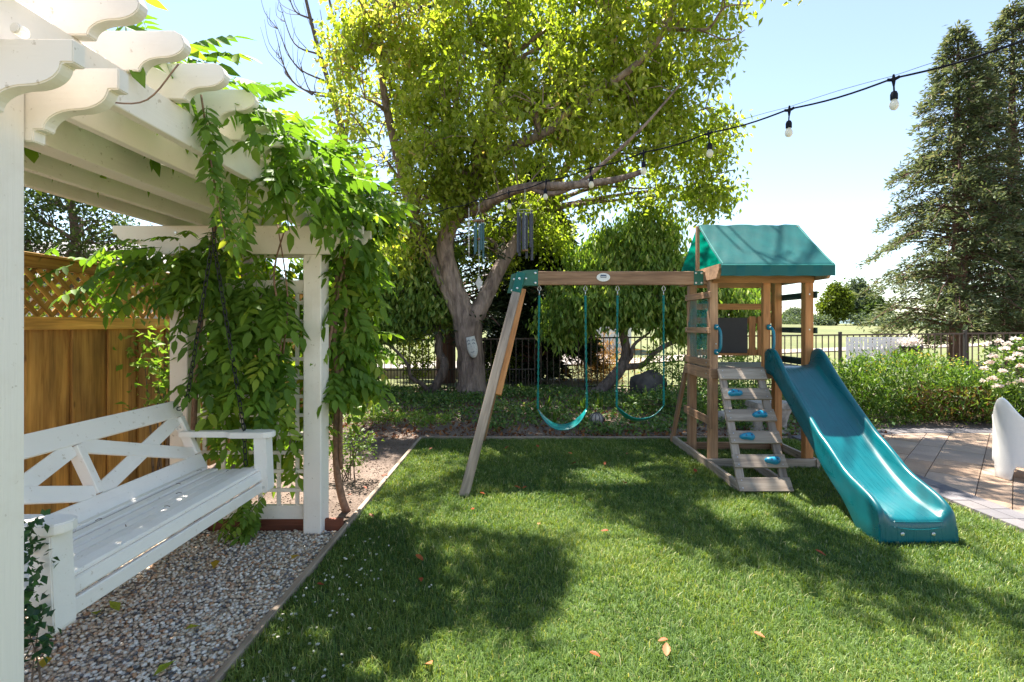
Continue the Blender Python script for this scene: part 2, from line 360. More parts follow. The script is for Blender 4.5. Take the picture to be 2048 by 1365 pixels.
class MB:
    def __init__(s): s.v = []; s.f = []
    def add(s, v, f):
        o = len(s.v); s.v += [tuple(p) for p in v]; s.f += [tuple(i + o for i in q) for q in f]
    def box(s, c, d):
        x, y, z = c; a, b, e = (i / 2 for i in d)
        v = [(x + i * a, y + j * b, z + k * e) for i in (-1, 1) for j in (-1, 1) for k in (-1, 1)]
        s.add(v, [(0, 1, 3, 2), (4, 6, 7, 5), (0, 4, 5, 1), (2, 3, 7, 6), (0, 2, 6, 4), (1, 5, 7, 3)])
    def tube(s, pts, rad, n=8, cap=True, jit=0, rr=None):
        pts = [Vector(p) for p in pts]
        if not hasattr(rad, '__len__'): rad = [rad] * len(pts)
        ref = None; rings = []
        for i, p in enumerate(pts):
            t = (pts[min(i + 1, len(pts) - 1)] - pts[max(i - 1, 0)]).normalized()
            if ref is None:
                ref = Vector((1, 0, 0)) if abs(t.x) < .8 else Vector((0, 1, 0))
            a = (ref - t * ref.dot(t)).normalized(); b = t.cross(a); ref = a
            rings.append([p + (a * math.cos(2 * math.pi * j / n) + b * math.sin(2 * math.pi * j / n)) * rad[i] * (1 + (rr.uniform(-jit, jit) if jit else 0)) for j in range(n)])
        v = [q for r in rings for q in r]; f = []
        for i in range(len(rings) - 1):
            for j in range(n):
                f.append((i * n + j, i * n + (j + 1) % n, (i + 1) * n + (j + 1) % n, (i + 1) * n + j))
        if cap: f += [tuple(range(n))[::-1], tuple((len(rings) - 1) * n + j for j in range(n))]
        s.add(v, f)
    def lathe(s, prof, c=(0, 0, 0), n=16):
        v = []; f = []
        for r, z in prof:
            for j in range(n): v.append((c[0] + r * math.cos(2 * math.pi * j / n), c[1] + r * math.sin(2 * math.pi * j / n), c[2] + z))
        for i in range(len(prof) - 1):
            for j in range(n): f.append((i * n + j, i * n + (j + 1) % n, (i + 1) * n + (j + 1) % n, (i + 1) * n + j))
        f += [tuple(range(n))[::-1], tuple((len(prof) - 1) * n + j for j in range(n))]
        s.add(v, f)
    def prism(s, poly, axis, a, b):
        """extrude a 2-D polygon along axis between a and b."""
        def p3(p, q): return {'x': (q, p[0], p[1]), 'y': (p[0], q, p[1]), 'z': (p[0], p[1], q)}[axis]
        n = len(poly); v = [p3(p, a) for p in poly] + [p3(p, b) for p in poly]
        s.add(v, [tuple(range(n))[::-1], tuple(range(n, 2 * n))] + [(i, (i + 1) % n, n + (i + 1) % n, n + i) for i in range(n)])
    def mesh(s, name, smooth=False, bev=0, recalc=True):
        me = bpy.data.meshes.new(name); me.from_pydata(s.v, [], s.f)
        if recalc or bev:
            bm = bmesh.new(); bm.from_mesh(me)
            bmesh.ops.recalc_face_normals(bm, faces=bm.faces)
            if bev:
                ed = [e for e in bm.edges if len(e.link_faces) == 2 and e.calc_face_angle(0) > .6]
                bmesh.ops.bevel(bm, geom=ed, offset=bev, segments=2, affect='EDGES', clamp_overlap=True)
            bm.to_mesh(me); bm.free()
        if smooth: me.polygons.foreach_set('use_smooth', np.ones(len(me.polygons), bool))
        return me
    def build(s, name, mat, parent=None, smooth=False, bev=0, M=None):
        return link(name, s.mesh(name, smooth, bev), mat, parent, M)
def autosmooth(o, ang=35):
    me = o.data
    me.polygons.foreach_set('use_smooth', np.ones(len(me.polygons), bool))
    try: me.set_sharp_from_angle(angle=R(ang))
    except Exception: pass
    return o
def P(px, py, d):
    return Vector(((px - 1032) * d / 1000, d, CAMZ - (py - 650) * d / 1000))
def bez(pts, n=8):
    """Catmull-Rom through pts."""
    pts = [Vector(p) for p in pts]; q = [pts[0] * 2 - pts[1]] + pts + [pts[-1] * 2 - pts[-2]]; out = []
    for i in range(1, len(q) - 2):
        for k in range(n):
            t = k / n; a, b, c, d = q[i - 1], q[i], q[i + 1], q[i + 2]
            out.append(.5 * ((2 * b) + (c - a) * t + (2 * a - 5 * b + 4 * c - d) * t * t + (3 * b - a - 3 * c + d) * t ** 3))
    out.append(pts[-1]); return out
def lerp_list(a, n):
    a = list(a); out = []
    for i in range(len(a) - 1):
        for k in range(n): out.append(a[i] + (a[i + 1] - a[i]) * k / n)
    return out + [a[-1]]
def unit(a): return a / np.maximum(np.linalg.norm(a, axis=1, keepdims=True), 1e-9)

def leaves(C, D, Nn, L, W, rnd, fold=.25, droop=.0):
    """one folded rhombic blade per row: C base, D direction of the tip, Nn facing."""
    C = np.asarray(C); n = len(C); D = unit(np.asarray(D)); side = unit(np.cross(D, Nn)); Nn = np.cross(side, D)
    L = np.broadcast_to(L, n)[:, None]; W = np.broadcast_to(W, n)[:, None]
    m = C + D * L * .42; lft = m + side * W * .5 + Nn * W * fold; rgt = m - side * W * .5 + Nn * W * fold
    tip = C + D * L; tip[:, 2] -= droop * L[:, 0]
    V = np.stack([C, lft, tip, rgt], 1).reshape(-1, 3); b = np.arange(n)[:, None] * 4
    F = np.concatenate([b + [0, 2, 1], b + [0, 3, 2]], 1).reshape(-1, 3)
    return V, F, np.repeat(rnd, 4)
def rand_unit(n):
    v = rng.normal(size=(n, 3)); return unit(v)
def foliage(name, C, mat, parent, L=(.06, .1), ar=.5, down=.6, out=None, rnd=None, kind=None):
    n = len(C); D = rand_unit(n); D[:, 2] -= down; N = rand_unit(n); N[:, 2] = np.abs(N[:, 2]) + .4
    if out is not None: D += out
    ln = rng.uniform(*L, n); r = rng.random(n) if rnd is None else rnd
    V, F, a = leaves(C, D, N, ln, ln * ar * rng.uniform(.8, 1.2, n), r)
    o = link(name, fast_mesh(name, V, F, a), mat, parent)
    if kind: o['kind'] = kind
    return o
def lobes_points(lobes, n, shell=.55):
    vol = np.array([l[3] * l[4] * l[5] for l in lobes]) ** (2 / 3); cnt = np.maximum(1, (vol / vol.sum() * n).astype(int)); out = []
    for l, c in zip(lobes, cnt):
        u = rand_unit(c); r = rng.uniform(shell ** 3, 1, c) ** (1 / 3)
        out.append(np.array(l[:3]) + u * r[:, None] * np.array(l[3:6]))
    return np.concatenate(out)
def inside(p, lobes, shrink=.8):
    m = np.zeros(len(p), bool)
    for l in lobes: m |= ((((p - np.array(l[:3])) / (np.array(l[3:6]) * shrink)) ** 2).sum(1) < 1)
    return m

def tree(name, label, cat, base, limbs, lobes, ncl, per, mat, barkm, L=(.07, .11), ar=.5, down=.6, cs=.28, group=None, twigr=.012, shell=.5, cull=None, sides=10, rseed=1, spread=(1, 1, .8), lobe_limb=True, clr=None):
    rr = random.Random(rseed)
    t = thing(name, label, cat, base, group)
    tr = MB(); sk = []
    for pts, rad in limbs:
        n = 5; p = bez(pts, n); r = lerp_list(rad, n)
        tr.tube(p, r, sides, True, .05, rr); sk += [(q, s) for q, s in zip(p, r)]
    trunk_o = autosmooth(tr.build('trunk', barkm, t), 60)
    br = MB()
    skp = np.array([tuple(q) for q, s in sk]); skr = np.array([s for q, s in sk])
    if lobe_limb:
        for l in lobes:
            c = np.array(l[:3]); d = np.linalg.norm(skp - c, axis=1) + np.maximum(0, skp[:, 2] - c[2] + .2) * 2
            i = int(d.argmin()); a = Vector(skp[i]); b = Vector(c)
            for k in range(3):
                e = b + Vector((rr.uniform(-.7, .7) * l[3], rr.uniform(-.7, .7) * l[4], rr.uniform(-.2, .7) * l[5]))
                mid = a.lerp(e, .5) + Vector((rr.uniform(-.15, .15), rr.uniform(-.15, .15), rr.uniform(0, .25)))
                p = bez([a, mid, e], 5); r0 = min(skr[i] * .6, .07); r = [r0 + (.012 - r0) * (k2 / 10) for k2 in range(11)]
                br.tube(p, r, 6, False); skp = np.concatenate([skp, np.array([tuple(q) for q in p])]); skr = np.concatenate([skr, r])
    cl = lobes_points(lobes, ncl, shell)
    if cull is not None: cl = cl[cull(cl)]
    for c in cl[::2] if len(cl) > 500 else cl:
        d = np.linalg.norm(skp - c, axis=1); i = int(d.argmin()); a = Vector(skp[i]); b = Vector(c)
        if d[i] > .05:
            mid = a.lerp(b, .55) + Vector((rr.uniform(-.12, .12), rr.uniform(-.12, .12), rr.uniform(0, .15)))
            br.tube([a, mid, b], [min(twigr, skr[i]), twigr * .7, twigr * .3], 4, False)
    link('branches', br.mesh('branches', False, recalc=False), barkm if barkm != 'bark_main' else 'bark_main', t)
    n = len(cl) * per
    tone = np.repeat(rng.uniform(-.22, .22, len(cl)), per)
    C = np.repeat(cl, per, 0) + rng.normal(size=(n, 3)) * cs * np.array(spread)
    if cull is not None: C_ok = cull(C); C = C[C_ok]; tone = tone[C_ok]
    rn = np.clip(rng.beta(2, 2.6, len(C)) + tone, 0, .985)
    if clr is not None: rn = clr(C, rn)
    cr = foliage('crown', C, mat, t, L, ar, down, rnd=rn)
    return t

def conifer(name, label, base, h, rmax, mat, rbase=.25, zc=.12, nb=220, per=60, L=(.16, .3), ar=.3, seed=3, droop=.1, group=None, prof=None, keep=None):
    rr = random.Random(seed); t = thing(name, label, 'tree', base, group); bx, by, bz = base
    m = MB(); m.tube([(bx, by, bz - .1), (bx + .05, by, bz + h * .3), (bx, by + .05, bz + h * .7), (bx, by, bz + h)], [rbase, rbase * .75, rbase * .38, .02], 10, True, .04, rr)
    autosmooth(m.build('trunk', 'bark_redwood', t), 60)
    b = MB(); Cs = []; Ds = []
    for i in range(nb):
        u = (i + rr.random()) / nb; z = bz + h * (zc + (1 - zc) * u ** .9)
        f = (z - bz - h * zc) / (h * (1 - zc))
        rad = rmax * (prof(f) if prof else (min(1, (f + .06) / .16) * (1 - f) ** .75)) * rr.uniform(.6, 1.08) + .15
        a = rr.random() * 2 * math.pi; dx, dy = math.cos(a), math.sin(a)
        if keep and not keep(dx, dy, z): continue
        p0 = Vector((bx, by, z)); p1 = p0 + Vector((dx * rad * .55, dy * rad * .55, rad * .12)); p2 = p0 + Vector((dx * rad, dy * rad, -rad * droop + rr.uniform(-.1, .15)))
        pp = bez([p0, p1, p2], 3); b.tube(pp, lerp_list([.035 * (1.1 - f), .02, .008], 3), 4, False)
        k = max(8, int(per * (rad / rmax + .12)))
        tt = rng.uniform(.12, 1.02, k) ** .75; q = np.array([tuple(v) for v in pp]); idx = np.clip(tt * 6, 0, 5.999); i0 = idx.astype(int)
        c = q[i0] + (q[i0 + 1] - q[i0]) * (idx - i0)[:, None]
        sd = rng.choice([-1, 1], k) * rng.uniform(.15, 1, k); wd = .34 * rad * (1.05 - tt) + .10
        off = np.stack([-dy * sd * wd, dx * sd * wd, rng.normal(size=k) * .05 - np.abs(sd) * .10 * wd - .02], 1)
        Cs.append(c + off)
        Ds.append(np.stack([dx * .8 - dy * sd, dy * .8 + dx * sd, rng.uniform(-.45, .25, k)], 1))
    link('branches', b.mesh('branches', recalc=False), 'bark_redwood', t)
    C = np.concatenate(Cs); D = np.concatenate(Ds); rep = 3
    C = np.repeat(C, rep, 0) + rng.normal(size=(len(C) * rep, 3)) * .055; D = np.repeat(D, rep, 0) + rng.normal(size=(len(D) * rep, 3)) * .45
    n = len(C); N = rand_unit(n); N[:, 2] = np.abs(N[:, 2]) + .6; ln = rng.uniform(*L, n)
    V, F, a = leaves(C, D, N, ln, ln * ar, np.clip(rng.beta(2, 2.4, n), 0, 1))
    link('crown', fast_mesh('crown', V, F, a), mat, t); return t

def bushmass(name, label, cat, base, lobes, n, mat, L=(.05, .09), ar=.4, up=.4, stems=12, stemm='twig_bark', group=None, sr=1.0, cs=.0, shell=.55, rnd=None):
    t = thing(name, label, cat, base, group); m = MB(); rr = random.Random(n)
    for i in range(stems):
        l = rr.choice(lobes); e = Vector(l[:3]) + Vector((rr.uniform(-.7, .7) * l[3], rr.uniform(-.7, .7) * l[4], rr.uniform(-.2, .8) * l[5]))
        b = Vector(base) + Vector((rr.uniform(-.1, .1), rr.uniform(-.1, .1), 0)); m.tube(bez([b, b.lerp(e, .5) + Vector((rr.uniform(-.05, .05), rr.uniform(-.05, .05), .04)), e], 3), lerp_list([.012 * sr, .008 * sr, .003 * sr], 3), 5, False)
    m.build('stem', stemm, t)
    cl = lobes_points(lobes, max(20, n // 14), shell); C = np.repeat(cl, 14, 0); C = C + rng.normal(size=C.shape) * (cs or L[1] * .7)
    C = C[C[:, 2] > base[2] + .01]
    foliage('foliage', C, mat, t, L, ar, -up, rnd=None if rnd is None else rnd(C)); return t

# ================================================================== the setting
def sheet(name, fz, xs, ys, mat, smooth=True):
    X, Y = np.meshgrid(xs, ys); Z = fz(X, Y); V = np.stack([X, Y, Z], -1).reshape(-1, 3); nx = len(xs)
    i = np.arange(len(ys) - 1)[:, None] * nx + np.arange(nx - 1)[None]; i = i.ravel()
    F = np.stack([i, i + 1, i + 1 + nx, i + nx], 1)
    o = link(name, fast_mesh(name, V, F, None, smooth), mat); tag(o, kind='structure'); return o
def smooth01(t): t = np.clip(t, 0, 1); return t * t * (3 - 2 * t)
def soil_z(X, Y):
    z = -.012 + .10 * smooth01((Y - 6.7) / 2.5) * (X > -40) + .012 * np.sin(X * 3.1 + Y) * np.sin(Y * 2.7) * smooth01((Y - 6.7) / .8)
    z = np.where((Y > 3.75) & (X < -1.3), z + .012 * np.sin(X * 5 + 1) * np.sin(Y * 4), z)
    return z
sheet('soil_bed', soil_z, np.linspace(-12, 22, 171), np.linspace(-4, 11.2, 96), 'soil')
def fair_z(X, Y):
    return -.02 + .10 * (1 - smooth01((Y - 11) / 6)) + 1.75 * smooth01((Y - 16) / 90) + .25 * np.sin(X * .05 + 1) * smooth01((Y - 25) / 40) - 2.0 * smooth01((-X - 4) / 30) * smooth01((Y - 12) / 30)
sheet('fairway', fair_z, np.concatenate([np.linspace(-700, -61, 20), np.linspace(-60, 120, 121), np.linspace(130, 900, 20)]), np.concatenate([np.linspace(11.15, 60, 60), np.linspace(62, 160, 40), np.linspace(175, 1200, 18)]), 'fairway_grass')
# cart path across the course
def strip(name, pts, w, mat, dz=.012):
    V = []; F = []
    p = bez([(x, y, 0) for x, y in pts], 10)
    for i, q in enumerate(p):
        t = (p[min(i + 1, len(p) - 1)] - p[max(i - 1, 0)]).normalized(); s = Vector((-t.y, t.x, 0)) * w / 2
        for k in (-1, -.5, 0, .5, 1):
            a = q + s * k; V.append((a.x, a.y, float(fair_z(np.array(a.x), np.array(a.y))) + dz))
    for i in range(len(p) - 1):
        for k in range(4): F.append((i * 5 + k, i * 5 + k + 1, i * 5 + k + 6, i * 5 + k + 5))
    return tag(link(name, fast_mesh(name, V, F, None, True), mat), kind='structure')
strip('cart_path', [(-4, 19), (4, 20), (11, 25), (20, 29), (36, 34), (60, 36)], 2.0, 'path_concrete', .05)
strip('street', [(-40, 15), (-20, 15.6), (-9, 16.2), (-3, 17.5), (2, 21), (4, 30)], 3.2, 'concrete', .06)
# hills on the horizon
def hill_z(X, Y): return -6 + (20 + 9 * np.sin(X * .006 + 2) + 5 * np.sin(X * .017)) * np.exp(-((Y - 1500) / 250) ** 2)
sheet('hills', hill_z, np.linspace(-2600, 2900, 90), np.linspace(1000, 2000, 12), 'far_hill')

# lawn
LX0, LX1, LY0, LY1 = -1.225, 3.62, .3, 6.50
sheet('lawn', lambda X, Y: 0 * X + .004, np.linspace(LX0, LX1, 3), np.linspace(LY0 - 3, LY1, 3), 'lawn_soil')
def make_grass():
    parts = []
    for (y0, y1, dens, w) in ((.8, 2.6, 17000, .0034), (2.6, 4.2, 13000, .0042), (4.2, 6.5, 9500, .0055)):
        n = int((LX1 - LX0) * (y1 - y0) * dens); x = rng.uniform(LX0, LX1, n); y = rng.uniform(y0, y1, n)
        # tufts: pull the blades together
        k = n // 9; cx = rng.uniform(LX0, LX1, k); cy = rng.uniform(y0, y1, k); g = rng.integers(0, k, n); sel = rng.random(n) < .6
        x = np.where(sel, cx[g] + rng.normal(size=n) * .022, x); y = np.where(sel, cy[g] + rng.normal(size=n) * .022, y)
        x = np.clip(x, LX0 + .004, LX1 - .004); y = np.clip(y, None, LY1 - .004)
        h = rng.uniform(.018, .045, n) * (1 + .25 * np.sin(x * 2.3 + 1.7 * y) * np.sin(y * 3.1 - x))
        a = rng.random(n) * 6.283; ga = (g * 2.399) % 6.283; a = np.where(sel, ga + rng.normal(size=n) * .8, a)
        lean = rng.uniform(.15, 1.1, n); dx, dy = np.cos(a), np.sin(a); sx, sy = -dy, dx; ww = w * rng.uniform(.7, 1.25, n) * .5
        B = np.stack([x, y, np.full(n, .003)], 1); S_ = np.stack([sx * ww, sy * ww, 0 * ww], 1)
        Mi = B + np.stack([dx * h * lean * .3, dy * h * lean * .3, h * .62], 1); T = B + np.stack([dx * h * lean, dy * h * lean, h * (1.05 - lean * .25)], 1)
        V = np.stack([B - S_, B + S_, Mi + S_ * .85, Mi - S_ * .85, T], 1)
        patch = .12 * np.sin(x * 1.9 + .5) * np.sin(y * 2.3) + .08 * np.sin(x * 7 + y * 5)
        r = np.clip(rng.beta(2, 2.4, n) * .85 + patch, 0, .86); dry = rng.random(n) < .05; r = np.where(dry, rng.uniform(.9, 1, n), r)
        parts.append((V, r))
    V = np.concatenate([p[0] for p in parts]); r = np.concatenate([p[1] for p in parts]); n = len(V); b = np.arange(n)[:, None] * 5
    F = np.concatenate([b + [0, 1, 2], b + [0, 2, 3], b + [3, 2, 4]], 1).reshape(-1, 3)
    o = link('grass', fast_mesh('grass', V.reshape(-1, 3), F, np.repeat(r, 5)), 'grass_blade')
    tag(o, 'short green grass growing over the whole lawn', 'grass', kind='stuff')
make_grass()

# gravel
sheet('gravel_bed', lambda X, Y: 0 * X - .002, np.linspace(-3.25, -1.262, 3), np.linspace(-1, 3.66, 3), 'gravel_base')
def ico():
    bm = bmesh.new(); bmesh.ops.create_icosphere(bm, subdivisions=1, radius=1); V = np.array([v.co[:] for v in bm.verts]); F = np.array([[v.index for v in f.verts] for f in bm.faces]); bm.free(); return V, F
ICV, ICF = ico()
def pebbles(name, C, r, rn, mat, flat=.62):
    n = len(C); sc = np.stack([r * rng.uniform(.85, 1.35, n), r * rng.uniform(.7, 1.05, n), r * flat * rng.uniform(.8, 1.2, n)], 1)
    a = rng.random(n) * 6.283; ca, sa = np.cos(a), np.sin(a)
    v = ICV[None] * sc[:, None] * rng.uniform(.85, 1.12, (n, len(ICV), 1)); tilt = rng.uniform(-.6, .6, n)
    y2 = v[..., 1] * np.cos(tilt)[:, None] - v[..., 2] * np.sin(tilt)[:, None]; z2 = v[..., 1] * np.sin(tilt)[:, None] + v[..., 2] * np.cos(tilt)[:, None]
    X = v[..., 0] * ca[:, None] - y2 * sa[:, None]; Y = v[..., 0] * sa[:, None] + y2 * ca[:, None]
    V = np.stack([X, Y, z2], -1) + C[:, None]; F = (ICF[None] + np.arange(n)[:, None, None] * len(ICV)).reshape(-1, 3)
    return link(name, fast_mesh(name, V.reshape(-1, 3), F, np.repeat(rn, len(ICV)), True), mat)
def make_gravel():
    out = []
    for (y0, y1, sp) in ((1.0, 2.7, .0165), (2.7, 3.62, .019)):
        xs = np.arange(-3.1, -1.28, sp); ys = np.arange(y0, y1, sp); X, Y = np.meshgrid(xs, ys); X = X.ravel(); Y = Y.ravel()
        vis = X > -.98 * Y - .75 if y0 < 2 else X > -9
        X, Y = X[vis], Y[vis]; n = len(X)
        out.append(np.stack([X + rng.uniform(-.5, .5, n) * sp, Y + rng.uniform(-.5, .5, n) * sp, rng.uniform(.0, .014, n) + .006 * np.sin(X * 9) * np.sin(Y * 8)], 1))
    C = np.concatenate(out); C[:, 0] = np.minimum(C[:, 0], -1.278); C[:, 1] = np.minimum(C[:, 1], 3.625); n = len(C)
    tag(pebbles('gravel', C, rng.uniform(.0075, .0135, n), rng.random(n), 'pebble'), 'mixed white tan and grey pebble gravel under the hanging bench', 'gravel', kind='stuff')
    m = 170; C = np.stack([LX0 + .02 + np.abs(rng.normal(size=m)) * .30, 1.4 + 2.1 * rng.random(m) ** 1.3, rng.uniform(.012, .028, m)], 1)
    tag(pebbles('stray_pebbles', C, rng.uniform(.006, .010, m), rng.uniform(.65, 1, m), 'pebble'), 'stray pale pebbles kicked onto the grass edge', 'gravel', kind='stuff')
make_gravel()

# timber edging
ed = thing('lawn_edging', 'weathered timber edging boards framing the lawn', 'edging', (-1.245, 3.5, 0))
for y0, y1 in ((.2, 1.9), (1.902, 3.70), (3.702, 6.52)):
    board('board', (-1.244, y0, -.01), (-1.244, y1, -.01), .036, .10, 'edging_wood', ed)
for x0, x1 in ((-1.262, 1.1), (1.102, 3.55)):
    board('board', (x0, 6.541, -.014), (x1, 6.541, -.014), .036, .10, 'edging_wood', ed)
re_ = thing('gravel_edging', 'dark red timber board holding back the gravel below the trellis', 'edging', (-2.2, 3.66, 0))
board('board', (-3.2, 3.655, .025), (-1.265, 3.655, .025), .03, .12, 'redwood_board', re_)

# patio of pavers
patio = tag(bpy.data.objects.new('patio', None), kind='structure'); COL.objects.link(patio); patio.location = (6, 5, 0); ROOTINV['patio'] = Matrix.Translation((-6, -5, 0))
def edge_x(y):                     # left boundary of the patio
    if y < 5.5: return 3.66
    return 3.66 + max(0, (y - 6.45)) ** 1.0 * 0.9 if y < 6.6 else 3.8 + (y - 6.6) * 4.2
sheet('patio_base', lambda X, Y: 0 * X - .004, np.linspace(3.64, 12, 4), np.linspace(.5, 7.15, 4), 'soil')
def clip_poly(poly, n, c):
    out = []
    for i in range(len(poly)):
        a, b = poly[i], poly[(i + 1) % len(poly)]; da = a[0] * n[0] + a[1] * n[1] - c; db = b[0] * n[0] + b[1] * n[1] - c
        if da <= 0: out.append(a)
        if (da < 0 < db) or (db < 0 < da): t = da / (da - db); out.append((a[0] + (b[0] - a[0]) * t, a[1] + (b[1] - a[1]) * t))
    return out
# the patio outline as half-planes (convex): inner field and outer border
OUT = [((-1, 0), -3.66), ((-.62, .785), 3.02), ((-.28, .96), 5.36), ((0, 1), 7.12), ((.2, .98), 8.6)]
def inset(d): return [(n, c - d) for n, c in OUT]
def paver(poly, mat, z):
    if len(poly) < 3: return
    a = abs(sum(poly[i][0] * poly[(i + 1) % len(poly)][1] - poly[(i + 1) % len(poly)][0] * poly[i][1] for i in range(len(poly)))) / 2
    if a < .004: return
    cx = sum(p[0] for p in poly) / len(poly); cy = sum(p[1] for p in poly) / len(poly)
    m = MB(); top = [(cx + (p[0] - cx) * .985, cy + (p[1] - cy) * .985) for p in poly]; n = len(poly)
    v = [(p[0], p[1], -.03) for p in poly] + [(p[0], p[1], z - .006) for p in poly] + [(p[0], p[1], z) for p in top]
    f = [tuple(range(2 * n, 3 * n))]
    for k in range(2):
        f += [(k * n + i, k * n + (i + 1) % n, (k + 1) * n + (i + 1) % n, (k + 1) * n + i) for i in range(n)]
    m.add(v, f); m.build('paver', mat, patio)
rr = random.Random(5); c45 = math.sqrt(.5); g = .002
v0 = -5.0
while v0 < 6.5:
    hgt = rr.choice([.23, .30, .38]); u0 = 3.0 + rr.random() * .4
    while u0 < 12:
        ln = rr.choice([.30, .38, .45, .60])
        q = [(u0 + g, v0 + g), (u0 + ln - g, v0 + g), (u0 + ln - g, v0 + hgt - g), (u0 + g, v0 + hgt - g)]
        poly = [((u - v) * c45, (u + v) * c45) for u, v in q]
        cx = sum(p[0] for p in poly) / 4; cy = sum(p[1] for p in poly) / 4
        u0 += ln
        if not (3.3 < cx < 9.5 and 1.2 < cy < 7.5): continue
        for n_, c_ in inset(.305): poly = clip_poly(poly, n_, c_)
        paver(poly, 'paver_tan', .022 + rr.uniform(-.0015, .0015))
    v0 += hgt
for k, (n_, c_) in enumerate(OUT):      # border courses
    nx, ny = n_; tx, ty = -ny, nx
    for s in range(-60, 80):
        a0 = s * .20; a1 = a0 + .20 - .005
        for d0, d1 in ((.003, .148), (.153, .30)):
            q = [(nx * (c_ - d0) + tx * a, ny * (c_ - d0) + ty * a) for a in (a0, a1)] + [(nx * (c_ - d1) + tx * a, ny * (c_ - d1) + ty * a) for a in (a1, a0)]
            cx = sum(p[0] for p in q) / 4; cy = sum(p[1] for p in q) / 4
            if not (3.3 < cx < 9.5 and 1.2 < cy < 7.6): continue
            poly = q
            for j, (n2, c2) in enumerate(OUT):
                if j != k:
                    poly = clip_poly(poly, n2, c2)
                    # mitre against the neighbouring course
                    if abs(j - k) == 1: poly = clip_poly(poly, (n2[0] - nx, n2[1] - ny), c2 - c_ - .002)
            paver(poly, 'paver_slate', .026 + rr.uniform(-.0015, .0015))

# ================================================================== pergola
pg = thing('pergola', 'white painted wooden pergola with scroll-cut beam ends over the bench', 'pergola', (-2, 2.5, 0))
def scurve(xa, za, xb, zb, n=7):
    xm = xb + (xa - xb) * .5; zm = zb + (za - zb) * .5; out = []
    for i in range(n + 1):
        t = math.pi / 2 * i / n; out.append((xm + (xa - xm) * math.cos(t), za - (za - zm) * math.sin(t)))
    for i in range(1, n + 1):
        t = math.pi / 2 * i / n; out.append((xm - (xm - xb) * math.sin(t), zb + (zm - zb) * math.cos(t)))
    return out
def cross_profile(x0, xr, z0, z1):
    right = [(xr, z1), (xr, z1 - .058), (xr - .028, z1 - .058)] + scurve(xr - .030, z1 - .06, xr - .205, z0 + .032)[1:] + [(xr - .232, z0 + .032), (xr - .232, z0)]
    left = [(2 * ((x0 + xr) / 2) - x, z) for x, z in right][::-1]
    return left + right if False else right + left
def rafter_profile(x0, xr, z0, z1):
    nose = [(xr - .035, z1), (xr - .012, z1 - .012), (xr, z1 - .04)]
    right = nose + scurve(xr, z1 - .045, xr - .15, z0)[1:]
    left = [((x0 + xr) - x, z) for x, z in right][::-1]
    return right + left
PXR = -1.083; PXL = -2.85
for y0 in (1.222, 1.362, 3.53, 3.722):
    m = MB(); m.prism(cross_profile(PXL, PXR, 2.0, 2.2), 'y', y0, y0 + .038); m.build('crossbeam', 'white_paint', pg, bev=.003)
for y0, dp, x_ in ((1.2605, .101, (-1.463, -2.475)), (3.5685, .153, (-1.52, -2.475))):
    for xa in x_:
        board('post', (xa + .064, y0 + dp / 2, .0), (xa + .064, y0 + dp / 2, 2.19), .128, dp, 'white_paint', pg, up=(0, 1, 0), bev=.005)
for xa, xb in ((-1.32, -1.28), (-1.55, -1.51), (-1.945, -1.835), (-2.24, -2.20), (-2.50, -2.46)):
    board('longbeam', ((xa + xb) / 2, 1.03, 2.267), ((xa + xb) / 2, 3.92, 2.267), xb - xa, .132, 'white_paint', pg)
for i in range(14):
    y0 = 1.03 + i * .2045; dx = rr.uniform(-.012, .012)
    m = MB(); m.prism(rafter_profile(PXL - .0 + dx, PXR + dx, 2.335, 2.468), 'y', y0, y0 + .038); m.build('rafter', 'white_paint', pg, bev=.003)
bm_ = MB(); bm_.tube([P(28, 55, 1.215) + Vector((0, .0, 0)), P(28, 55, 1.215) + Vector((0, .03, 0))], .014, 10); bm_.build('bolt', 'white_paint', pg, bev=.003)
for (px, d) in ((627, 3.528), (352, 3.528)):
    b_ = MB(); c = P(px, 466, d); b_.tube([c + Vector((0, -.008, 0)), c + Vector((0, .01, 0))], .009, 8); b_.build('bolt', 'steel', pg)

# trellis panel between the far posts
tl = thing('trellis', 'white square grid trellis between the two far pergola posts', 'trellis', (-1.93, 3.64, .1))
board('rail', (-2.35, 3.655, 1.775), (-1.525, 3.655, 1.775), .035, .10, 'white_paint', tl)
board('rail', (-2.35, 3.655, .135), (-1.525, 3.655, .135), .035, .10, 'white_paint', tl)
for i in range(6):
    x = -2.27 + i * .135; board('slat', (x, 3.648, .185), (x, 3.648, 1.725), .028, .012, 'white_paint', tl, up=(0, 1, 0), bev=.001)
for i in range(11):
    z = .30 + i * .136; board('slat', (-2.345, 3.632, z), (-1.53, 3.632, z), .012, .026, 'white_paint', tl, bev=.001)

# ------------------------------------------------------------------ hanging bench
be = thing('porch_swing', 'white slatted hanging bench swing with crossed back panels', 'bench', (-1.85, 2.46, .46))
BY0, BY1 = 1.68, 3.25
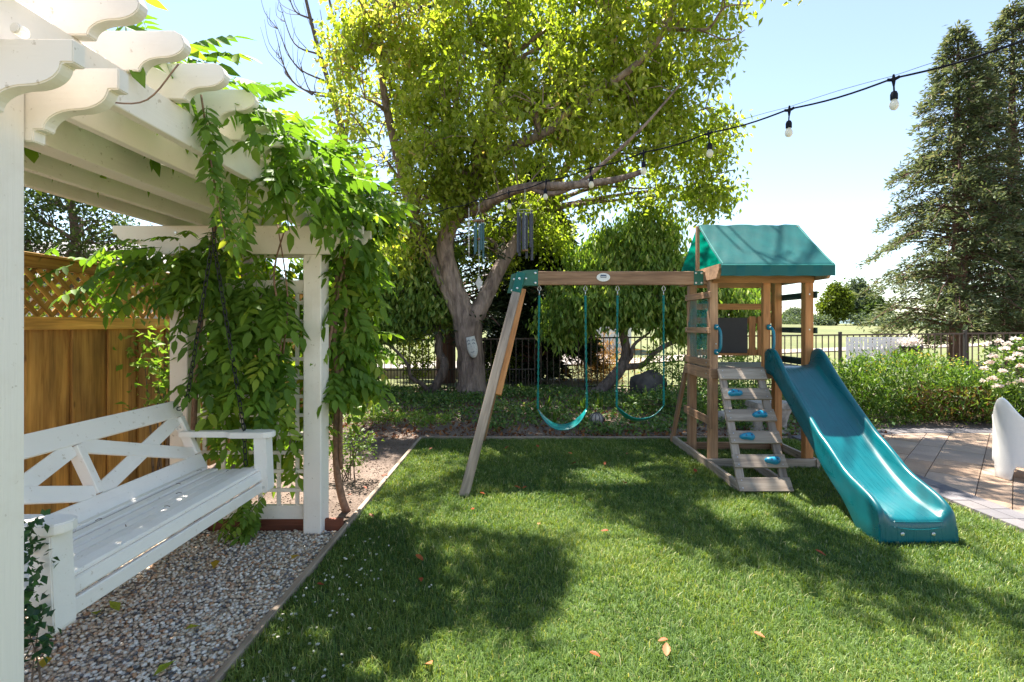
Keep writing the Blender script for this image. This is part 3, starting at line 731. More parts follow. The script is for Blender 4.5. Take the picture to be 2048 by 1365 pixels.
# seat slats (front two roll over the edge)
xs = [-2.00, -1.93, -1.86, -1.79, -1.72]
for i, x in enumerate(xs):
    z = .585 - .018 * math.sin(math.pi * (i + .5) / 5.2)
    board('seat_slat', (x, BY0 + .05, z), (x, BY1 - .05, z), .056, .022, 'bench_paint', be, bev=.006)
board('seat_slat', (-1.652, BY0 + .045, .586), (-1.652, BY1 - .045, .586), .062, .022, 'bench_paint', be, up=(.16, 0, 1), bev=.008)
board('seat_slat', (-1.612, BY0 + .045, .548), (-1.612, BY1 - .045, .548), .020, .058, 'bench_paint', be, up=(-.22, 0, 1), bev=.007)
board('front_rail', (-1.607, BY0 + .10, .478), (-1.607, BY1 - .03, .478), .024, .062, 'bench_paint', be, bev=.004)
board('rear_rail', (-2.00, BY0 + .06, .53), (-2.00, BY1 - .06, .53), .03, .07, 'bench_paint', be)
for y in (BY0 + .09, (BY0 + BY1) / 2, BY1 - .09):
    board('seat_bearer', (-2.02, y, .535), (-1.635, y, .535), .035, .065, 'bench_paint', be)
# back: lean from (x,z)=(-2.03,.60) to (-2.20,1.00)
bl = Vector((-2.035, 0, .615)); bt = Vector((-2.195, 0, .955)); up_ = (bt - bl).normalized(); nrm = Vector((up_.z, 0, -up_.x))
def bk(y, s): q = bl.lerp(bt, s); return Vector((q.x, y, q.z))
board('back_rail', bk(BY0 + .0, 0), bk(BY1, 0), .028, .108, 'bench_paint', be, up=up_, bev=.004)
board('back_rail', bk(BY0 + .0, 1), bk(BY1 - .0, 1), .028, .108, 'bench_paint', be, up=up_, bev=.004)
ym = (BY0 + BY1) / 2
for y in (BY0 + .03, ym, BY1 - .03):
    board('back_stile', bk(y, .155) - nrm * .006, bk(y, .845) - nrm * .006, .040, .060, 'bench_paint', be, up=nrm)
for ya, yb in ((BY0 + .05, ym - .02), (ym + .02, BY1 - .05)):
    board('cross_brace', bk(ya, .17) - nrm * .0035, bk(yb, .83) - nrm * .0035, .078, .016, 'bench_paint', be, up=nrm)
    board('cross_brace', bk(ya, .83) + nrm * .0035, bk(yb, .17) + nrm * .0035, .078, .016, 'bench_paint', be, up=nrm)
for y0 in (BY0, BY1 - .115):
    m = MB(); poly = [(-2.14, y0 + .03), (-1.84, y0 + .028), (-1.80, y0), (-1.60, y0)] + [(-1.60 + .06 * math.sin(a), y0 + .0575 - .0575 * math.cos(a)) for a in np.linspace(.2, math.pi - .2, 7)] + [(-1.60, y0 + .115), (-1.80, y0 + .115), (-1.84, y0 + .088), (-2.14, y0 + .085)]
    m.prism(poly, 'z', .785, .822); m.build('armrest', 'bench_paint', be, bev=.005)
    yy = y0 + .0575
    m = MB(); m.prism([(-1.645, .455), (-1.625, .44), (-1.575, .44), (-1.563, .455), (-1.578, .784), (-1.655, .784)], 'y', yy - .045, yy + .045); m.build('arm_post', 'bench_paint', be, bev=.004)
    for xx in (-1.63, -1.59):
        b_ = MB(); b_.tube([(xx, yy - .050, .478), (xx, yy - .044, .478)], .009, 8); b_.build('bolt', 'steel', be)
b_ = MB()
for k in (0, 1):
    c = bk(BY1 - .085 - .03 * k, .66) + nrm * .012; b_ = MB(); b_.tube([c, c + nrm * .008], .009, 8); b_.build('bolt', 'bench_paint', be)
# chains
def link_mesh():
    m = MB(); n = 14; pts = []
    for i in range(n):
        a = 2 * math.pi * i / n; pts.append((.011 * math.cos(a), 0, .012 * math.sin(a) + (.010 if math.sin(a) > 0 else -.010)))
    pts.append(pts[0]); m.tube(pts, .0035, 5, False); return m.mesh('chain_link', True)
LINK = link_mesh(); LINK.materials.append(MATS['chain_iron'])
def chain(label, pts):
    t = thing('chain', label, 'chain', pts[-1], 'chains carrying the hanging bench'); k = 0
    pts = [Vector(p) for p in pts]
    for a, b in zip(pts, pts[1:]):
        n = max(1, int((b - a).length / .036)); z = (b - a).normalized(); x = Vector((0, 1, 0)).cross(z).normalized(); y = z.cross(x)
        for i in range(n):
            c = a + (b - a) * ((i + .5) / n); s, q = (x, y) if k % 2 == 0 else (y, -x); k += 1
            M = Matrix((s, q, z)).transposed().to_4x4(); M.translation = c; link('chain_link', LINK, None, t, M)
for nm, y in (('far', BY1 - .06), ('near', BY0 + .05)):
    w = 'beside the leafy trellis' if nm == 'far' else 'behind the front pergola post'
    top = (-1.89, y - .06 if nm == 'far' else y + .02, 2.20); kn = (-1.89, y - .06 if nm == 'far' else y + .02, 2.0)
    chain('black iron chain from beam to bench armrest ' + w, [top, kn, (-1.735, y, .83), (-1.725, y, .60)])
    chain('black iron chain from beam to bench backrest ' + w, [(kn[0] - .015, kn[1], 1.99), (-2.10, y - .01, .98), (-2.16, y - .02, .96)])

# ------------------------------------------------------------------ wooden fence with lattice
wf = thing('wooden_fence', 'stained brown board fence with diagonal lattice top behind the bench', 'fence', (-3.2, 5, 0))
FX = -3.22; y = .7; k = 0
while y < 9.9:
    w_ = rr.uniform(.185, .215); gp = rr.uniform(.115, .14)
    board('fence_board', (FX, y + w_ / 2, .02), (FX, y + w_ / 2, 1.47), w_, .020, 'fence_wood', wf, up=(1, 0, 0))
    board('fence_board', (FX - .026, y + w_ + gp / 2, .02), (FX - .026, y + w_ + gp / 2, 1.47), gp + .11, .018, 'fence_wood', wf, up=(1, 0, 0)); y += w_ + gp
    k += 1
for y0, y1 in ((.6, 2.4), (2.402, 4.85), (4.852, 7.3), (7.302, 10.0)):
    board('rail', (FX + .022, y0, 1.51), (FX + .022, y1, 1.51), .075, .088, 'fence_wood', wf)
    board('rail', (FX + .012, y0, 1.915), (FX + .012, y1, 1.915), .05, .075, 'fence_wood', wf)
    board('cap_rail', (FX + .012, y0, 1.962), (FX + .012, y1, 1.962), .13, .018, 'fence_wood', wf)
for yp in (2.4, 4.85, 7.3, 9.95): board('post', (FX - .108, yp, 0), (FX - .108, yp, 1.94), .09, .09, 'fence_wood', wf, up=(1, 0, 0))
y = .3
while y < 7.2:
    z0, z1 = 1.56, 1.876; h = z1 - z0
    a = max(y, .6)
    board('lattice_slat', (FX + .020, y + h, z0), (FX + .020, y, z1), .036, .009, 'fence_wood', wf, up=(1, 0, 0), bev=.001)
    board('lattice_slat', (FX + .010, y, z0), (FX + .010, y + h, z1), .036, .009, 'fence_wood', wf, up=(1, 0, 0), bev=.001)
    y += .105

# ================================================================== play set
ps = thing('play_set', 'cedar play tower with green canopy, climbing wall, slide and swing beam', 'play set', (2.5, 5.5, 0))
TX0, TX1, TY0, TY1 = 2.075, 3.075, 5.28, 5.90
PW = .085
for x in (TX0, TX1):
    for y in (TY0, TY1):
        board('post', (x, y, .0), (x, y, 2.10 if y == TY0 else 2.08), PW, PW, 'cedar_orange' if x == TX1 else 'cedar_brown', ps, up=(0, 1, 0))
board('post', (2.635, TY0 - .005, .96), (2.635, TY0 - .005, 2.03), .075, .055, 'cedar_orange', ps, up=(0, 1, 0))
# roof side headers, with the sloped ends
for x in (TX0 - .062, TX1 + .045):
    m = MB(); m.prism([(4.96, 2.105), (4.955, 2.06), (5.03, 1.965), (6.15, 1.965), (6.225, 2.06), (6.22, 2.105)], 'x', x, x + .034); m.build('roof_header', 'cedar_brown', ps, bev=.002)
    board('king_post', (x + .017, 5.59, 2.10), (x + .017, 5.59, 2.60), .05, .032, 'cedar_brown', ps, up=(1, 0, 0))
for y in (TY0 - .055, TY1 + .055): board('eave_beam', (TX0 - .02, y, 1.975), (TX1 + .04, y, 1.975), .024, .075, 'cedar_orange', ps)
board('ridge_beam', (TX0 - .02, 5.59, 2.57), (TX1 + .04, 5.59, 2.57), .03, .06, 'cedar_brown', ps)
def canopy():
    m = MB(); prof = [(4.945, 1.985), (4.946, 2.09), (4.955, 2.104)]
    n = 18
    for i in range(1, n): t = i / n; prof.append((4.955 + (5.59 - 4.955) * t, 2.104 + (2.612 - 2.104) * t - .012 * math.sin(math.pi * t)))
    prof += [(5.59, 2.616)]; prof = prof + [(2 * 5.59 - y, z) for y, z in prof[::-1][1:]]
    xs_ = np.linspace(TX0 - .045, TX1 + .085, 41); v = []; f = []; rr2 = random.Random(4)
    for i, (y, z) in enumerate(prof):
        for j, x in enumerate(xs_):
            w = (.006 * math.sin(j * .52 + i * .4) * math.sin(i * .45 + j * .14) + .0035 * math.sin(j * .9 - i * .75 + 1.5 * math.sin(j * .21)) * math.sin(j * .3 + 1)) if 2 < i < len(prof) - 3 else .003 * math.sin(j * .7) * (1 if i in (0, len(prof) - 1) else .4); v.append((x, y + w * .3, z + w))
    nx = len(xs_)
    for i in range(len(prof) - 1):
        for j in range(nx - 1): f.append((i * nx + j, i * nx + j + 1, (i + 1) * nx + j + 1, (i + 1) * nx + j))
    m.add(v, f); o = m.build('canopy', 'canopy_fabric', ps, smooth=True); autosmooth(o, 32)
    sm = MB(); 
    for x in (xs_[0] + .02, xs_[-1] - .02): sm.tube([(x, y - .002, z + .003) for y, z in prof[2:21]], .0028, 4, False)
    sm.tube([(xs_[0], 4.944, 2.092), (xs_[-1], 4.944, 2.092)], .003, 4, False); sm.build('seam', 'canvas_seam', o)
canopy()
# floor
for i in range(6):
    y = TY0 - .03 + i * .118; board('deck_board', (TX0 - .03, y + .055, 1.045), (TX1 + .03, y + .055, 1.045), .112, .024, 'cedar_grey', ps)
for y in (TY0 - .052, TY1 + .052): board('deck_joist', (TX0 - .055, y, .985), (TX1 + .055, y, .985), .022, .10, 'cedar_brown', ps)
# sides
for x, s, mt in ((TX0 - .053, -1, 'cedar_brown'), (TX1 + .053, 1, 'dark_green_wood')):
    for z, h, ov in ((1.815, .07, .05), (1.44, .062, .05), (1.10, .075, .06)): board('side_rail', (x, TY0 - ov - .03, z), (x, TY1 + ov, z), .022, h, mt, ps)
    board('side_rail', (x - .0 * s, TY0 - .075, .985), (x, TY1 + .075, .985), .024, .115, 'cedar_brown', ps)
    m = MB(); nx_, nz_ = 8, 10; v = []; f = []
    for i in range(nx_ + 1):
        for j in range(nz_ + 1): v.append((x - s * .016 + .008 * math.sin(i * 1.1 + j * .5), TY0 + (TY1 - TY0) * i / nx_, 1.12 + .68 * j / nz_))
    for i in range(nx_):
        for j in range(nz_): f.append((i * (nz_ + 1) + j, (i + 1) * (nz_ + 1) + j, (i + 1) * (nz_ + 1) + j + 1, i * (nz_ + 1) + j + 1))
    m.add(v, f); m.build('vinyl_window', 'vinyl_teal' if s < 0 else 'vinyl_clear', ps, smooth=True)
# rear side
for z in (1.715, 1.55, 1.17): board('back_rail', (TX0 - .04, TY1 + .053, z), (TX1 + .04, TY1 + .053, z), .022, .072, 'cedar_orange', ps)
for x in (2.80, 2.90): board('slat', (x, TY1 + .030, 1.14), (x, TY1 + .030, 1.60), .075, .018, 'cedar_orange', ps, up=(0, 1, 0))
board('chalkboard', (2.345, TY1 + .032, 1.375), (2.745, TY1 + .032, 1.375), .012, .42, 'chalkboard', ps)
# handles
for x in (TX0 + .02, 2.645):
    z0, z1 = 1.215, 1.475; yy = TY0 - .05
    hd = MB(); hd.tube(bez([(x, yy + .01, z1), (x + .012, yy - .035, z1 - .012), (x + .022, yy - .055, z1 - .06), (x + .024, yy - .058, (z0 + z1) / 2), (x + .022, yy - .055, z0 + .06), (x + .012, yy - .035, z0 + .012), (x, yy + .01, z0)], 4), .015, 10)
    for z in (z0, z1): hd.lathe([(.0, -.03), (.02, -.026), (.026, 0), (.02, .026), (.0, .03)], (x, yy - .004, z), 10)
    h_ = hd.build('handle', 'handle_plastic', ps, smooth=True)
    for z in (z0, z1): b_ = MB(); b_.tube([(x, yy - .034, z), (x, yy - .028, z)], .009, 8); b_.build('bolt', 'steel', h_)
# base timbers and braces
def BR(n, a, b, w, t, mt='cedar_grey', up=(0, 0, 1)): return board(n, a, b, w, t, mt, ps, up)
BR('base_timber', (1.99, 6.40, .055), (1.99, 4.46, .055), .036, .09)
BR('base_timber', (2.01, 5.965, .056), (3.12, 5.965, .056), .034, .09, 'cedar_brown')
BR('base_timber', (2.01, 5.215, .056), (3.13, 5.215, .056), .034, .09)
BR('base_timber', (3.137, 6.0, .055), (3.137, 5.18, .055), .034, .09)
BR('base_timber', (2.46, 5.19, .055), (2.42, 4.50, .055), .034, .09)
BR('brace', (1.985, 6.36, .02), (2.035, 5.98, .99), .07, .036, 'cedar_brown', up=(1, 0, 0))
BR('side_rung', (2.015, 5.98, .50), (2.015, 5.20, .50), .022, .085, 'cedar_brown')
BR('front_brace', (2.02, 5.205, .42), (2.02, 5.205, .95), .05, .03, 'cedar_brown', up=(1, 0, 0))
board('warning_label', (2.02, 5.186, .66), (2.02, 5.186, .90), .026, .004, 'badge_white', ps, up=(0, 1, 0), bev=0)
# climbing wall
ct = Vector((2.325, 5.19, 1.03)); cb = Vector((2.195, 4.42, .02)); cd = (cb - ct).normalized()
cn = Vector((1, 0, 0)).cross(cd).normalized(); cn = cn if cn.y < 0 else -cn
for s in (-1, 1):
    BR('stringer', ct + Vector((s * .195, 0, 0)), cb + Vector((s * .195, 0, .01)), .07, .034, 'cedar_grey', up=cn)
fr = [.055, .235, .42, .60, .785, .955]
for i, f_ in enumerate(fr):
    c = ct.lerp(cb, f_) + cn * .030
    board('climbing_plank', c - Vector((.24 + rr.uniform(-.004, .004), 0, 0)), c + Vector((.24, 0, 0)), .125, .022, 'cedar_grey', ps, up=cn)
    for sx in (-.2, .2):
        for so_ in (-.035, .035):
            b_ = MB(); q = c + Vector((sx, 0, 0)) + cd * so_ + cn * .011; b_.tube([q, q + cn * .003], .005, 6); b_.build('screw', 'steel', ps)
def hold(c, n, u, flip):
    v = n.cross(u).normalized(); m = MB(); base = []
    for k, (sc, hh) in enumerate(((1, 0), (.97, .018), (.80, .034), (.4, .042))):
        for j in range(16):
            a = 2 * math.pi * j / 16; r = .044 * (1 + .22 * math.cos(a * 2 + .4) + .12 * math.cos(a * 3 + flip))
            p = c + (u * math.cos(a) * r * 1.35 + v * math.sin(a) * r * .95) * sc + n * hh; base.append(p)
    f = [(i * 16 + j, i * 16 + (j + 1) % 16, (i + 1) * 16 + (j + 1) % 16, (i + 1) * 16 + j) for i in range(3) for j in range(16)] + [tuple(48 + j for j in range(16))]
    m.add(base, f); h_ = m.build('climbing_hold', 'hold_plastic', ps, smooth=True)
    for s in (-.024, .026):
        b_ = MB(); q = c + u * s + n * .040; b_.tube([q, q + n * .004], .009, 8); b_.build('bolt', 'badge_blue', h_)
for i, dx in ((1, -.12), (2, .085), (3, -.075), (4, .115)):
    hold(ct.lerp(cb, fr[i]) + cn * .0415 + Vector((dx, 0, 0)), cn, Vector((1, 0, .1)).normalized(), i)
# swing beam and A-frame
BZ = 1.998; BYc = 5.37
board('swing_beam', (.03, BYc, BZ), (2.07, BYc, BZ), .085, .145, 'cedar_brown', ps, bev=.005)
ap = Vector((.02, BYc, 1.99))
lf0 = Vector((-.455, 4.36, 0)); lb0 = Vector((-.44, 6.42, 0))
tf = ap + Vector((.03, -.05, .03)); tb = ap + Vector((.03, .05, .03))
board('leg', lf0, tf, .085, .062, 'cedar_grey', ps, up=(0, -1, .4))
board('leg', lb0, tb, .085, .062, 'cedar_brown', ps, up=(0, 1, .4))
for a_, b_x, up_x in ((lf0, tf, (0, -1, .4)), (lb0, tb, (0, 1, .4))):
    board('bracket_sleeve', a_.lerp(b_x, .905), a_.lerp(b_x, 1.012), .092, .070, 'green_metal', ps, up=up_x)
for f_ in (.925, .975):
    q_ = lf0.lerp(tf, f_) + Vector((0, -.034, .013)); b_ = MB(); b_.lathe([(0, 0), (.013, .0), (.012, .004), (.006, .008), (0, .008)], (0, 0, 0), 10); b_.build('bolt', 'steel', ps, M=Matrix.Translation(q_) @ Matrix.Rotation(R(68), 4, 'X'))
# gusset brace boards fixed to the front leg
board('leg_brace', lf0.lerp(tf, .42) + Vector((.055, .05, -.02)), lf0.lerp(tf, .93) + Vector((.045, .045, 0)), .095, .036, 'cedar_orange', ps, up=(0, -1, .4))
board('cross_tie', lf0.lerp(tf, .40) + Vector((-.0, .02, 0)), lb0.lerp(tb, .40) + Vector((.0, -.02, 0)), .030, .085, 'cedar_brown', ps)
# green steel brackets
def bracket():
    for yy, nm in ((BYc - .0465, -1), (BYc + .0465, 1)):
        m = MB(); m.prism([(-.075, 1.90), (-.05, 2.035), (.10, 2.078), (.235, 2.08), (.235, 1.918), (.085, 1.918), (.055, 1.865), (.05, 1.84), (-.095, 1.84)], 'y', yy - .003, yy + .003)
        o = m.build('bracket', 'green_metal', ps, bev=.001)
        if nm < 0:
            for x, z in ((-.02, 1.985), (.105, 1.992), (.205, 2.05), (.205, 1.945), (-.045, 1.865)):
                b_ = MB(); b_.lathe([(0, 0), (.014, .0), (.013, .004), (.006, .008), (0, .008)], (0, 0, 0), 10)
                b_.build('bolt', 'steel', o, M=Matrix.Translation((x, yy - .004, z)) @ Matrix.Rotation(R(90), 4, 'X'))
    m = MB(); m.prism([(-.075, 1.90), (-.05, 2.035), (.10, 2.082), (.235, 2.086), (.235, 2.08), (.10, 2.075), (-.045, 2.03), (-.068, 1.90)], 'y', BYc - .047, BYc + .047); m.build('bracket', 'green_metal', ps)
    m = MB(); m.box((1.945, BYc - .046, BZ), (.10, .006, .15)); o = m.build('bracket', 'green_metal', ps, bev=.001)
    for x in (1.915, 1.975):
        for z in (1.945, 2.05):
            b_ = MB(); b_.lathe([(0, 0), (.012, .0), (.011, .004), (0, .007)], (0, 0, 0), 10); b_.build('bolt', 'steel', o, M=Matrix.Translation((x, BYc - .05, z)) @ Matrix.Rotation(R(90), 4, 'X'))
bracket()
m = MB(); m.prism([(.93 + .072 * math.cos(a), 2.005 + .045 * math.sin(a)) for a in np.linspace(0, 2 * math.pi, 28, endpoint=False)], 'y', BYc - .050, BYc - .043); badge = m.build('badge', 'badge_white', ps, bev=.001)
m = MB(); m.box((.93, BYc - .0515, 2.017), (.062, .003, .030)); m.build('badge_print', 'badge_blue', badge)
m = MB(); m.box((.93, BYc - .0533, 2.0135), (.052, .002, .006)); m.build('badge_print', 'badge_white', badge)
for x, z in ((.93, 2.04), (.93, 1.97), (.875, 2.005), (.985, 2.005)):
    b_ = MB(); b_.tube([(x, BYc - .0515, z), (x, BYc - .0495, z)], .004, 6); b_.build('screw', 'steel', badge)
# bolts scattered over the tower
for (x, y, z) in [(TX0 - .066, TY0 + .0, 1.815), (TX0 - .066, TY1, 1.815), (TX0 - .066, TY0, 1.44), (TX0 - .066, TY1, 1.44), (TX0 - .066, TY0, 1.10), (TX0 - .068, TY0, .985), (TX0 - .068, TY1, .985)]:
    b_ = MB(); b_.tube([(x + .004, y, z), (x - .003, y, z)], .009, 8); b_.build('bolt', 'steel', ps)
for (x, z) in [(2.10, 2.0), (2.63, 1.18), (TX1, 2.0), (TX1, 1.82), (TX1, 1.45), (TX0 + .02, 1.30)]:
    b_ = MB(); b_.tube([(x, TY0 - .0445, z), (x, TY0 - .038, z)], .008, 8); b_.build('bolt', 'steel', ps)

# slide
def slide():
    cx = 2.845
    def sx(y): return .03 - (5.2 - y) * .075
    key = [ # y, bed z, wall height, outer bottom (z of the skirt)
        (5.25, 1.070, .150, 1.03), (5.17, 1.072, .185, 1.02), (5.08, 1.062, .185, .98), (4.99, 1.02, .165, .92), (4.88, .950, .135, .85), (4.72, .838, .118, .735),
        (4.52, .698, .112, .595), (4.32, .560, .112, .455), (4.20, .480, .112, .37), (4.10, .415, .128, .30), (3.98, .345, .130, .23), (3.86, .284, .118, .165),
        (3.76, .240, .122, .09), (3.67, .212, .125, .0), (3.60, .198, .12, .0), (3.52, .186, .105, .0), (3.45, .172, .080, .0), (3.418, .150, .055, .0), (3.406, .09, .030, .0), (3.402, .003, .002, .0)]
    # densify
    ys = [k[0] for k in key]; K = np.array(key); n = 3; rows = []
    pts = [bez([(k[0], k[1], k[2]) for k in key], n), lerp_list([k[3] for k in key], n)]
    v = []; f = []
    for (p, sk_) in zip(*pts):
        y, z, h = p
        sec = [(-.262, sk_ - z), (-.268, sk_ - z + .015), (-.258, (sk_ - z) * .35), (-.262, h * .55), (-.262, h - .018), (-.250, h - .003), (-.236, h), (-.222, h - .006), (-.212, h - .03), (-.198, .045), (-.18, .016), (-.14, .004), (-.07, 0), (0, 0)]
        if y < 3.43:
            q_ = max(0, (y - 3.402) / .028); sec = [(a, b * q_ if 8 < i_ < 12 else b) for i_, (a, b) in enumerate(sec)]
        sec = sec + [(-a, b) for a, b in sec[:-1][::-1]]
        for a, b in sec: v.append((cx + sx(y) + a, y, max(z + b, 0.0)))
    ns = 27; nr = len(pts[0])
    for i in range(nr - 1):
        for j in range(ns - 1): f.append((i * ns + j, i * ns + j + 1, (i + 1) * ns + j + 1, (i + 1) * ns + j))
    m = MB(); m.add(v, f); o = m.build('slide', 'slide_plastic', ps, smooth=True)
    autosmooth(o, 50)
    md = o.modifiers.new('thick', 'SOLIDIFY'); md.thickness = .008; md.offset = -1
    # rounded ears at the entrance
    for s in (-1, 1):
        e = MB(); poly = [(5.285 - .0 + .12 * 0, 1.02)] + [(5.155 + .125 * math.cos(a), 1.135 + .12 * math.sin(a)) for a in np.linspace(0, math.pi, 13)] + [(4.98, 1.06), (5.02, .97), (5.2, .99)]
        e.prism(poly, 'x', cx + .027 + s * .245 - .018, cx + .027 + s * .245 + .018); autosmooth(e.build('slide_side', 'slide_plastic', o, bev=.01), 40)
        w = MB(); w.lathe([(0, 0), (.05, 0), (.048, .006), (.038, .002), (.03, .006), (.012, .007), (0, .004)], (0, 0, 0), 18)
        w.build('boss', 'slide_plastic', o, M=Matrix.Translation((cx + .027 + s * .245 - .0185, 5.155, 1.165)) @ Matrix.Rotation(R(-90), 4, 'Y'), smooth=True)
    for x in (-.11, .10):
        b_ = MB(); b_.lathe([(0, 0), (.014, 0), (.013, .005), (.007, .009), (0, .009)], (0, 0, 0), 12); b_.build('bolt', 'steel', o, M=Matrix.Translation((cx + sx(3.4) + x, 3.404, .075)) @ Matrix.Rotation(R(90), 4, 'X'))
    # raised lip lines on the front
    for z0, sag in ((.158, .004), (.125, .018)):
        l_ = MB(); l_.tube([(cx + sx(3.4) + x, 3.400 - (.004 if sag > .01 else -.008), z0 - sag * (1 - (x / .17) ** 2)) for x in np.linspace(-.17, .17, 11)], .003, 5); l_.build('lip_ridge', 'slide_plastic', o, smooth=True)
slide()

# swings
def swing(label, xa, xb, sag, tilt=0.0, yend=(0, 0), zend=.60):
    t = thing('swing', label, 'swing', ((xa + xb) / 2, BYc, .5), 'belt swings on the beam')
    for i, x in enumerate((xa, xb)):
        dx = (-.012, .012)[i]; yo = yend[i]
        h = MB(); h.tube([(x, BYc, BZ - .073), (x, BYc, BZ - .085)], .006, 6)
        ring = [(x + .017 * math.sin(a) * (1 - .35 * math.cos(a)), BYc, BZ - .107 + .026 * math.cos(a)) for a in np.linspace(0, 2 * math.pi, 15)]
        h.tube(ring, .004, 6, False); h.tube([(x, BYc, BZ - .13), (x, BYc, BZ - .19)], .0055, 6); h.build('hanger', 'steel', t, smooth=True)
        z0, z1 = BZ - .185, zend
        r = MB(); n = 90; tw = []
        for s in range(2):
            pts = []
            for k in range(n + 1):
                u = k / n; a = u * 55 + s * math.pi; rad = .0055
                pts.append((x + dx * u * 1.4 + rad * math.cos(a), BYc + yo * u + rad * math.sin(a), z0 + (z1 - z0) * u))
            r.tube(pts, .0062, 5)
        r.build('rope', 'rope', t, smooth=True)
        for ua, ub in ((.0, .15), (.86, 1.0)):
            k_ = MB(); n2 = 16; k_.tube([(x + dx * 1.4 * u, BYc + yo * u, z0 + (z1 - z0) * u) for u in np.linspace(ua, ub, n2)], [.0125 + .0028 * math.sin(q * 2.2) for q in range(n2)], 8); k_.build('rope_splice', 'rope', t, smooth=True)
    m = MB(); v = []; f = []; n = 22; xa2, xb2 = xa - .017, xb + .017
    for i in range(n + 1):
        u = i / n; x = xa2 + (xb2 - xa2) * u; s = (2 * u - 1); z = zend - .005 - sag * (1 - abs(s) ** 2.3); yc = BYc + yend[0] * (1 - u) + yend[1] * u
        w = .068 * min(1, .28 + 1.6 * (1 - abs(s)) ** .7); dz = tilt * w
        nrm_ = .006
        for a, b in ((-w, dz), (-w * .9, dz + nrm_), (0, nrm_ * .6), (w * .9, -dz + nrm_), (w, -dz), (w * .9, -dz - nrm_), (0, -nrm_ * 1.4), (-w * .9, dz - nrm_)): v.append((x, yc + a, z + b))
    for i in range(n):
        for j in range(8): f.append((i * 8 + j, i * 8 + (j + 1) % 8, (i + 1) * 8 + (j + 1) % 8, (i + 1) * 8 + j))
    f += [tuple(range(8)), tuple(n * 8 + j for j in range(8))]
    m.add(v, f); m.build('seat', 'swing_plastic', t, smooth=True)
swing('teal belt swing on green ropes next to the angled A-frame leg', .25, .745, .195, -.25)
swing('teal belt swing on green ropes next to the play tower', 1.09, 1.585, .145, .35, (-.04, .05), .63)

# ================================================================== chair
def chair():
    t = thing('armchair', 'white moulded plastic tub armchair standing on the patio', 'chair', (5.0, 5.05, .026))
    c = Vector((5.06, 4.80, 0)); m = MB(); n = 48
    ry = Vector((.685, .728, 0)); rx = Vector((.728, -.685, 0))      # chair axes: it is turned a little
    def ring(a):
        e = .335; ca, sa = math.cos(a), math.sin(a); k = (abs(ca) ** 3.6 + abs(sa) ** 3.6) ** (-1 / 3.6); return rx * (e * k * ca * 1.08) + ry * (e * k * sa)
    A = np.linspace(R(150), R(390), n * 2)
    v = []; f = []
    def top(a):
        return .585 + .215 * math.exp(-((a - R(226)) / .30) ** 2) + .215 * math.exp(-((a - R(314)) / .30) ** 2)
    rows = 10
    for i, a in enumerate(A):
        p = ring(a); T = top(a); lc = abs(((a - R(45)) % R(90)) - R(45)) / R(45)  # 0 mid-side 1 corner
        corner = abs(math.sin(2 * a)); b0 = .026 if corner > .93 else .16 * min(1, (.93 - corner) / .05) + .026 * (1 - min(1, (.93 - corner) / .05))
        for k in range(rows + 1):
            z = b0 + (T - b0) * k / rows; sc = 1 - .03 * math.sin(math.pi * min(1, z / .8)) + .05 * max(0, z - .5); v.append((c.x + p.x * sc, c.y + p.y * sc, z))
    for i in range(2 * n - 1):
        for k in range(rows): f.append((i * (rows + 1) + k, (i + 1) * (rows + 1) + k, (i + 1) * (rows + 1) + k + 1, i * (rows + 1) + k + 1))
    m.add(v, f); o = m.build('shell', 'white_plastic', t, smooth=True)
    md = o.modifiers.new('thick', 'SOLIDIFY'); md.thickness = .028; md.offset = -1
    bv = o.modifiers.new('round', 'BEVEL'); bv.width = .009; bv.segments = 2; bv.limit_method = 'ANGLE'; bv.angle_limit = R(50)
    s = MB(); poly = [tuple((ring(a) * .93 + c)[:2]) for a in np.linspace(0, 2 * math.pi, 30, endpoint=False)]; s.prism(poly, 'z', .30, .36); autosmooth(s.build('seat', 'white_plastic', t, bev=.012))
    l_ = MB(); q = c + rx * .29 + ry * .27; l_.box((q.x, q.y, .165), (.07, .07, .28)); l_.build('leg', 'white_plastic', t, bev=.01)
    l_ = MB(); q = c - rx * .29 + ry * .27; l_.box((q.x, q.y, .165), (.07, .07, .28)); l_.build('leg', 'white_plastic', t, bev=.01)
chair()

# stone bench with carved supports
sb = thing('stone_bench', 'grey carved stone bench with scroll legs behind the slide', 'bench', (3.45, 6.95, .0))
m = MB(); m.prism([(3.28, 6.80), (3.78, 6.78), (3.84, 6.95), (3.80, 7.12), (3.26, 7.13)], 'z', .345, .43); m.build('slab', 'stone', sb, bev=.012)
for cx, cy in ((3.66, 6.90), (3.36, 6.97)):
    m = MB(); v = []; f = []; n = 16; prof = [(.085, 0), (.09, .03), (.075, .06), (.062, .11), (.075, .15), (.088, .20), (.098, .25), (.115, .30), (.12, .345)]
    for i, (r_, z) in enumerate(prof):
        for j in range(n):
            a = 2 * math.pi * j / n; k = r_ * (1 + .10 * math.sin(a * 3 + i * 1.3) + .07 * math.sin(a * 5 - i)); v.append((cx + k * math.cos(a) * 1.05, cy + k * math.sin(a) * .8, z))
    for i in range(len(prof) - 1):
        for j in range(n): f.append((i * n + j, i * n + (j + 1) % n, (i + 1) * n + (j + 1) % n, (i + 1) * n + j))
    f += [tuple(range(n))[::-1], tuple((len(prof) - 1) * n + j for j in range(n))]; m.add(v, f); m.build('carved_leg', 'stone', sb, smooth=True)

